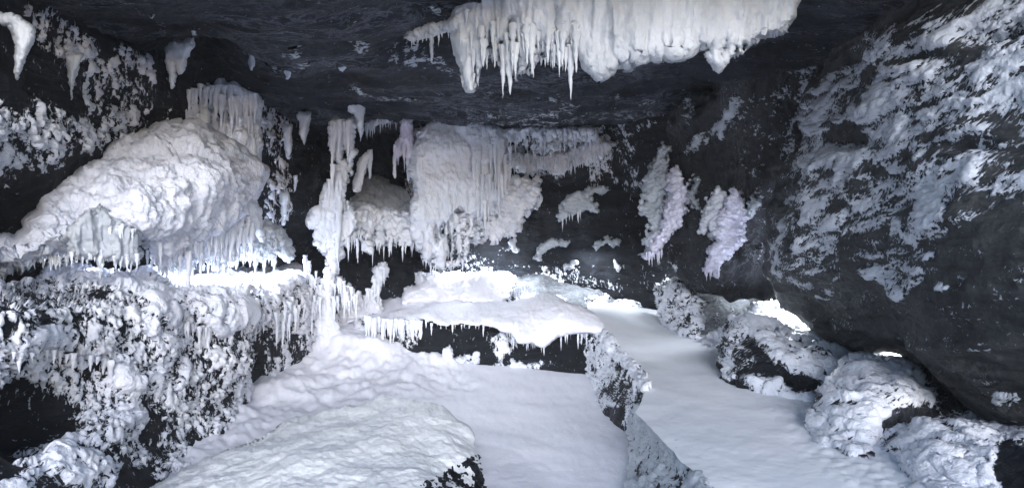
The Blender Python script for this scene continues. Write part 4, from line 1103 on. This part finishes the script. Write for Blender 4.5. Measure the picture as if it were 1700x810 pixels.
br = thing('blue_rock', 'smooth blue-grey rock slab glowing behind the back ledge', 'rock', [(845, 480), (858, 462), (900, 454), (960, 466), (1030, 476), (1075, 478), (1090, 480), (1096, 512), (1000, 520), (900, 508), (870, 506)], [(850, 480, 12.3), (960, 470, 12.6), (960, 505, 12.0), (1090, 490, 12.4)], M_blue_h, 0.2, 14,
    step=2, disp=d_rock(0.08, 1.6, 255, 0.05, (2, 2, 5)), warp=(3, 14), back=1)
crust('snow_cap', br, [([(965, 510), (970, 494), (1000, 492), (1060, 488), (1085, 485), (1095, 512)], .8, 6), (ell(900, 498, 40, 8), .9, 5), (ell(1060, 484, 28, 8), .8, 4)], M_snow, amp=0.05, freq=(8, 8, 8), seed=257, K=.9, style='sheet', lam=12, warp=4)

# ---- far right background rocks
dk = thing('frosted_rock', 'upright rock at the far end of the path densely beaded with frost', 'rock', [(1085, 478), (1110, 465), (1130, 462), (1150, 478), (1160, 488), (1168, 500), (1163, 540), (1160, 562), (1175, 575), (1160, 582), (1130, 562), (1100, 538), (1088, 510)], [(1085, 480, 11.0), (1130, 465, 10.4), (1165, 500, 9.9), (1160, 575, 9.0), (1100, 535, 10.4)], M_rock_bump, 0.3, 20,
    step=1.7, disp=d_rock(0.06, 2, 261), warp=(3, 10), back=1)
crust('frost_crust', dk, [([(1080, 470), (1130, 455), (1175, 490), (1180, 590), (1090, 540)], .74, 5)], M_frost, amp=0.05, freq=(8, 8, 8), seed=263, K=1.0, lam=12, warp=3)
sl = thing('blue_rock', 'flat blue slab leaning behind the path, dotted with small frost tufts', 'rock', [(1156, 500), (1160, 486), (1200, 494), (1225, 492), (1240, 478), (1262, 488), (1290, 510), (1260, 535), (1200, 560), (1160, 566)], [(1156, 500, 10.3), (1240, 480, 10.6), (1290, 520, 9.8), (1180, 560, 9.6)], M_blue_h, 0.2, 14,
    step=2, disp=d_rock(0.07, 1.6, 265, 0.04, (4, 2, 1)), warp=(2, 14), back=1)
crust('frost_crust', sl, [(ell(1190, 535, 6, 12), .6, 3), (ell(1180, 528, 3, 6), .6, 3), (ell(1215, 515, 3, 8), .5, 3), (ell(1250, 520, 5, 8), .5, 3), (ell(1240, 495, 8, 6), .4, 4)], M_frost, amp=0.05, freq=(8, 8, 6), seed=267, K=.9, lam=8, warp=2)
hp = thing('frost_heap', 'heap of frosted rubble at the foot of the blue slab beside the path', 'frost heap', [(1160, 570), (1175, 560), (1185, 548), (1200, 546), (1220, 538), (1232, 552), (1225, 590), (1190, 590)], [(1160, 575, 9.0), (1200, 545, 8.8), (1225, 580, 8.1), (1190, 588, 8.3)], M_frost, 0.2, 12,
    step=1.6, disp=d_frost(0.06, 7, 271, 0.08, 2), warp=(4, 9), back=1)

# ---- rocks to the right of the path
ra = thing('snowy_rock', 'large dark rock beside the path, its lit top and sides blanketed in snow', 'rock', [(1192, 600), (1198, 570), (1208, 545), (1222, 530), (1250, 520), (1278, 508), (1300, 496), (1345, 520), (1400, 545), (1480, 560), (1480, 680), (1420, 700), (1350, 690), (1310, 678), (1262, 668), (1225, 652), (1200, 635)],
    [(1192, 600, 7.1), (1220, 530, 7.8), (1280, 508, 8.7), (1340, 535, 8.4), (1400, 560, 8.0), (1300, 540, 7.8), (1360, 565, 7.4), (1270, 560, 6.9), (1350, 590, 6.6), (1210, 640, 6.6), (1300, 640, 6.3), (1350, 690, 5.8), (1480, 600, 6.9), (1450, 690, 5.9)], M_rock_scales, 0.3, 26, step=2,
    disp=d_rock(0.12, 1.8, 281, 0.06, (1, 1, 3)), warp=(4, 16), back=1)
crust('snow_cap', ra, [([(1200, 560), (1222, 530), (1285, 505), (1400, 560), (1480, 550), (1440, 620), (1400, 600), (1340, 580), (1290, 590), (1250, 560), (1215, 570)], 1.1, 10), ([(1240, 515), (1300, 480), (1480, 540), (1480, 590), (1400, 580), (1320, 560), (1260, 545)], 1.5, 12),
    ([(1195, 560), (1230, 560), (1260, 600), (1225, 630), (1196, 620)], .55, 8), ([(1260, 580), (1300, 575), (1420, 590), (1400, 660), (1340, 620), (1290, 610)], .58, 10), (ell(1275, 645, 40, 12, 15), .82, 8), (ell(1320, 665, 40, 12, 10), .8, 8), (ell(1240, 600, 14, 18), -.2, 6), (ell(1300, 618, 40, 12, 10), -.4, 8)],
    M_frost, amp=0.04, freq=(4.5, 4.5, 9), style='sheet', up=.35, seed=283, K=.85, lam=18, warp=7)
rbk = thing('snowy_rock', 'split snow-covered rock beside the path, bright on top with a dark cleft below', 'rock', [(1345, 740), (1350, 700), (1362, 680), (1358, 655), (1385, 640), (1398, 612), (1412, 592), (1435, 574), (1480, 568), (1515, 590), (1525, 612), (1560, 640), (1600, 670), (1650, 690), (1640, 720), (1560, 725), (1500, 720), (1465, 740), (1450, 775), (1400, 765)],
    [(1345, 735, 4.75), (1365, 680, 5.1), (1400, 610, 6.0), (1450, 584, 7.1), (1510, 602, 6.5), (1450, 605, 6.2), (1440, 640, 5.2), (1400, 720, 4.6), (1450, 770, 4.25), (1500, 640, 5.1), (1540, 680, 5.1), (1620, 700, 5.1), (1480, 710, 4.8)], M_grey_s, 0.22, 24, step=1.9,
    disp=d_rock(0.10, 2.0, 291, 0.06, (1, 1, 3)), warp=(4, 14), back=1)
crust('snow_cap', rbk, [([(1340, 745), (1350, 680), (1400, 600), (1450, 583), (1510, 600), (1530, 640), (1545, 660), (1530, 675), (1500, 668), (1470, 672), (1460, 700), (1450, 775), (1400, 770)], .92, 8), ([(1400, 610), (1420, 575), (1500, 560), (1520, 605), (1460, 620)], 1.4, 8), (ell(1540, 668, 26, 12, 20), .6, 6), (ell(1440, 690, 30, 5, -70), .1, 4), (ell(1400, 672, 40, 4, -10), -.5, 5), (ell(1570, 660, 20, 20), .2, 8)],
    M_frost, amp=0.03, freq=(4.5, 4.5, 11), style='sheet', grow='scales', up=.2, seed=293, K=.9, lam=18, warp=7)
rc = thing('snowy_rock', 'low snow-blanketed rock in the bottom right corner under the overhang', 'rock', [(1455, 790), (1462, 745), (1490, 715), (1530, 700), (1600, 685), (1680, 690), (1800, 700), (1800, 1000), (1520, 1000), (1470, 830)],
    [(1455, 780, 4.3), (1490, 715, 4.75), (1600, 690, 4.8), (1700, 695, 4.7), (1560, 760, 4.0), (1680, 760, 3.9), (1500, 810, 3.9), (1650, 850, 3.4), (1800, 800, 3.4), (1550, 1000, 2.9)], M_rock_scales, 0.2, 24, step=2.1,
    disp=d_rock(0.10, 2.0, 301, 0.05, (1.4, 1, 2.4)), warp=(4, 14), back=1)
crust('snow_cap', rc, [([(1450, 800), (1460, 745), (1500, 710), (1600, 690), (1700, 700), (1720, 740), (1660, 745), (1660, 800), (1640, 900), (1480, 860)], .90, 8), ([(1600, 690), (1740, 690), (1740, 760), (1640, 760)], .2, 8), (ell(1560, 720, 40, 5, 25), -.35, 5), (ell(1680, 790, 26, 24, 30), -.95, 8), (ell(1600, 715, 50, 6, 10), -.3, 6)],
    M_frost, amp=0.03, freq=(4.5, 4.5, 11), style='sheet', grow='scales', up=.15, seed=303, K=.9, rot=-0.6, lam=18, warp=7)
fringe(rc.obj, [(1655, 750), (1700, 745)], off(rc, .15), 6, (10, 30), (6, 10), M_frost, 71)
rd = thing('bare_rock', 'bare speckled grey rock wedged between the overhang and the snowy rocks', 'rock', [(1500, 610), (1540, 615), (1600, 660), (1720, 690), (1720, 725), (1600, 720), (1540, 690), (1500, 660)], [(1500, 620, 5.9), (1600, 665, 5.3), (1720, 700, 4.9), (1560, 700, 5.3)], M_grey, 0.12, 14, step=2.2, disp=d_rock(0.05, 2.5, 305), warp=(2, 14), back=2)

# ---- snowy boulder in the foreground
def boulder_disp(P, px, py, d):
    Q = P + 0.06 * np.stack([fbm(P * 4, 65, 3)] * 3, -1)
    return 0.10 * fbm(P * 1.4, 311, 5, 0.5) + 0.006 * ridged(Q * np.array([3, 3, 3]), 312, 4, 0.6) + 0.009 * (1 - 1.7 * worley(Q * 9, 314)) + 0.008 * (1 - 1.7 * worley(Q * 20, 315))
fb = thing('snow_boulder', 'large rounded snow-covered boulder in the foreground with a dark frosty patch low on its right', 'boulder', [(225, 820), (262, 800), (330, 765), (420, 730), (475, 698), (540, 682), (590, 674), (640, 660), (690, 664), (735, 680), (770, 710), (792, 745), (800, 775), (804, 800), (820, 850), (780, 1000), (300, 1000), (200, 880)],
    [(262, 800, 4.9), (400, 738, 5.5), (480, 698, 6.0), (640, 662, 6.6), (735, 682, 6.3), (795, 750, 5.6), (805, 810, 5.0), (640, 740, 5.3), (480, 770, 4.9), (700, 800, 4.7), (500, 860, 4.2), (760, 900, 4.1), (300, 900, 4.0), (500, 1000, 3.4)],
    M_boulder_snow, 0.22, 34, step=2.1, disp=boulder_disp, warp=(4, 18), back=1)
crust('frost_crust', fb, [([(690, 815), (720, 790), (760, 765), (800, 752), (812, 800), (810, 850), (690, 850)], .62, 8)], M_rock, amp=0.016, freq=(13, 13, 13), seed=313, K=1.2, lam=12, warp=5)

# ---- lamps hidden in the niches whose glow the photograph shows, and one added over the blue slab
def lamp(name, px, py, Y, power, size=0.25, down=(0, 0, -1)):
    l = bpy.data.lights.new(name, 'AREA')
    l.shape = 'DISK'; l.size = size; l.energy = power; l.color = (0.88, 0.94, 1.0)
    o = bpy.data.objects.new(name, l); col.objects.link(o)
    o.location = W(np.float64(px), np.float64(py), Y)
    o.rotation_euler = Vector(down).to_track_quat('-Z', 'Y').to_euler()
lamp('niche_lamp', 150, 450, 6.5, 26, 0.25, (0.2, -0.2, -1))
lamp('niche_lamp', 235, 446, 7.2, 60, 0.3, (0.2, -0.2, -1))
lamp('niche_lamp', 360, 440, 8.4, 70, 0.3, (0.2, -0.2, -1))
lamp('niche_lamp', 455, 432, 9.7, 30, 0.3, (0.2, -0.2, -1))
lamp('niche_lamp', 760, 438, 11.9, 13, 0.3, (0, -0.1, -1))
lamp('niche_lamp', 860, 438, 11.8, 12, 0.3, (0, 0.2, -1))
lamp('niche_lamp', 970, 430, 11.7, 10, 0.3, (0.2, 0.5, -1))  # added lamp that brightens the blue slab from above, no source there
lamp('niche_lamp', 1110, 440, 10.9, 6, 0.3, (0.2, 0.2, -1))
lamp('niche_lamp', 1225, 474, 9.9, 10, 0.3, (0, 0, -1))
lamp('niche_lamp', 1290, 488, 8.3, 32, 0.2, (0, -.5, -1))
lamp('niche_lamp', 1325, 508, 7.95, 26, 0.15, (0.1, -.6, -1))
lamp('niche_lamp', 1385, 548, 7.45, 30, 0.12, (0.1, -.6, -1))
lamp('niche_lamp', 1450, 571, 6.85, 16, 0.10, (0, -.7, -1))
lamp('niche_lamp', 1488, 575, 6.6, 8, 0.10, (0, -.7, -1))
l = bpy.data.lights.new('wall_glow_lamp', 'POINT'); l.energy = 30; l.shadow_soft_size = 0.08; l.color = (0.85, 0.92, 1.0)
o = bpy.data.objects.new('wall_glow_lamp', l); col.objects.link(o); o.location = W(np.float64(815), np.float64(462), 12.25)

# ---- thin frost mist in the cave air
hz = bpy.data.meshes.new('haze')
hx, hy0, hy1, hz0, hz1 = 92.0, -92.0, 92.0, -1.6, 7.5
hz.from_pydata([(-hx, hy0, hz0), (hx, hy0, hz0), (hx, hy1, hz0), (-hx, hy1, hz0), (-hx, hy0, hz1), (hx, hy0, hz1), (hx, hy1, hz1), (-hx, hy1, hz1)], [],
    [(0, 3, 2, 1), (4, 5, 6, 7), (0, 1, 5, 4), (1, 2, 6, 5), (2, 3, 7, 6), (3, 0, 4, 7)])
hm = bpy.data.materials.new('mist'); hm.use_nodes = True
hn = hm.node_tree
hn.nodes.remove(hn.nodes['Principled BSDF'])
pv = hn.nodes.new('ShaderNodeVolumePrincipled')
pv.inputs['Color'].default_value = (0.88, 0.92, 1.0, 1)
pv.inputs['Density'].default_value = 0.0022
hn.links.new(pv.outputs['Volume'], hn.nodes['Material Output'].inputs['Volume'])
hz.materials.append(hm)
ho = bpy.data.objects.new('haze', hz); col.objects.link(ho)
ho['kind'] = 'stuff'
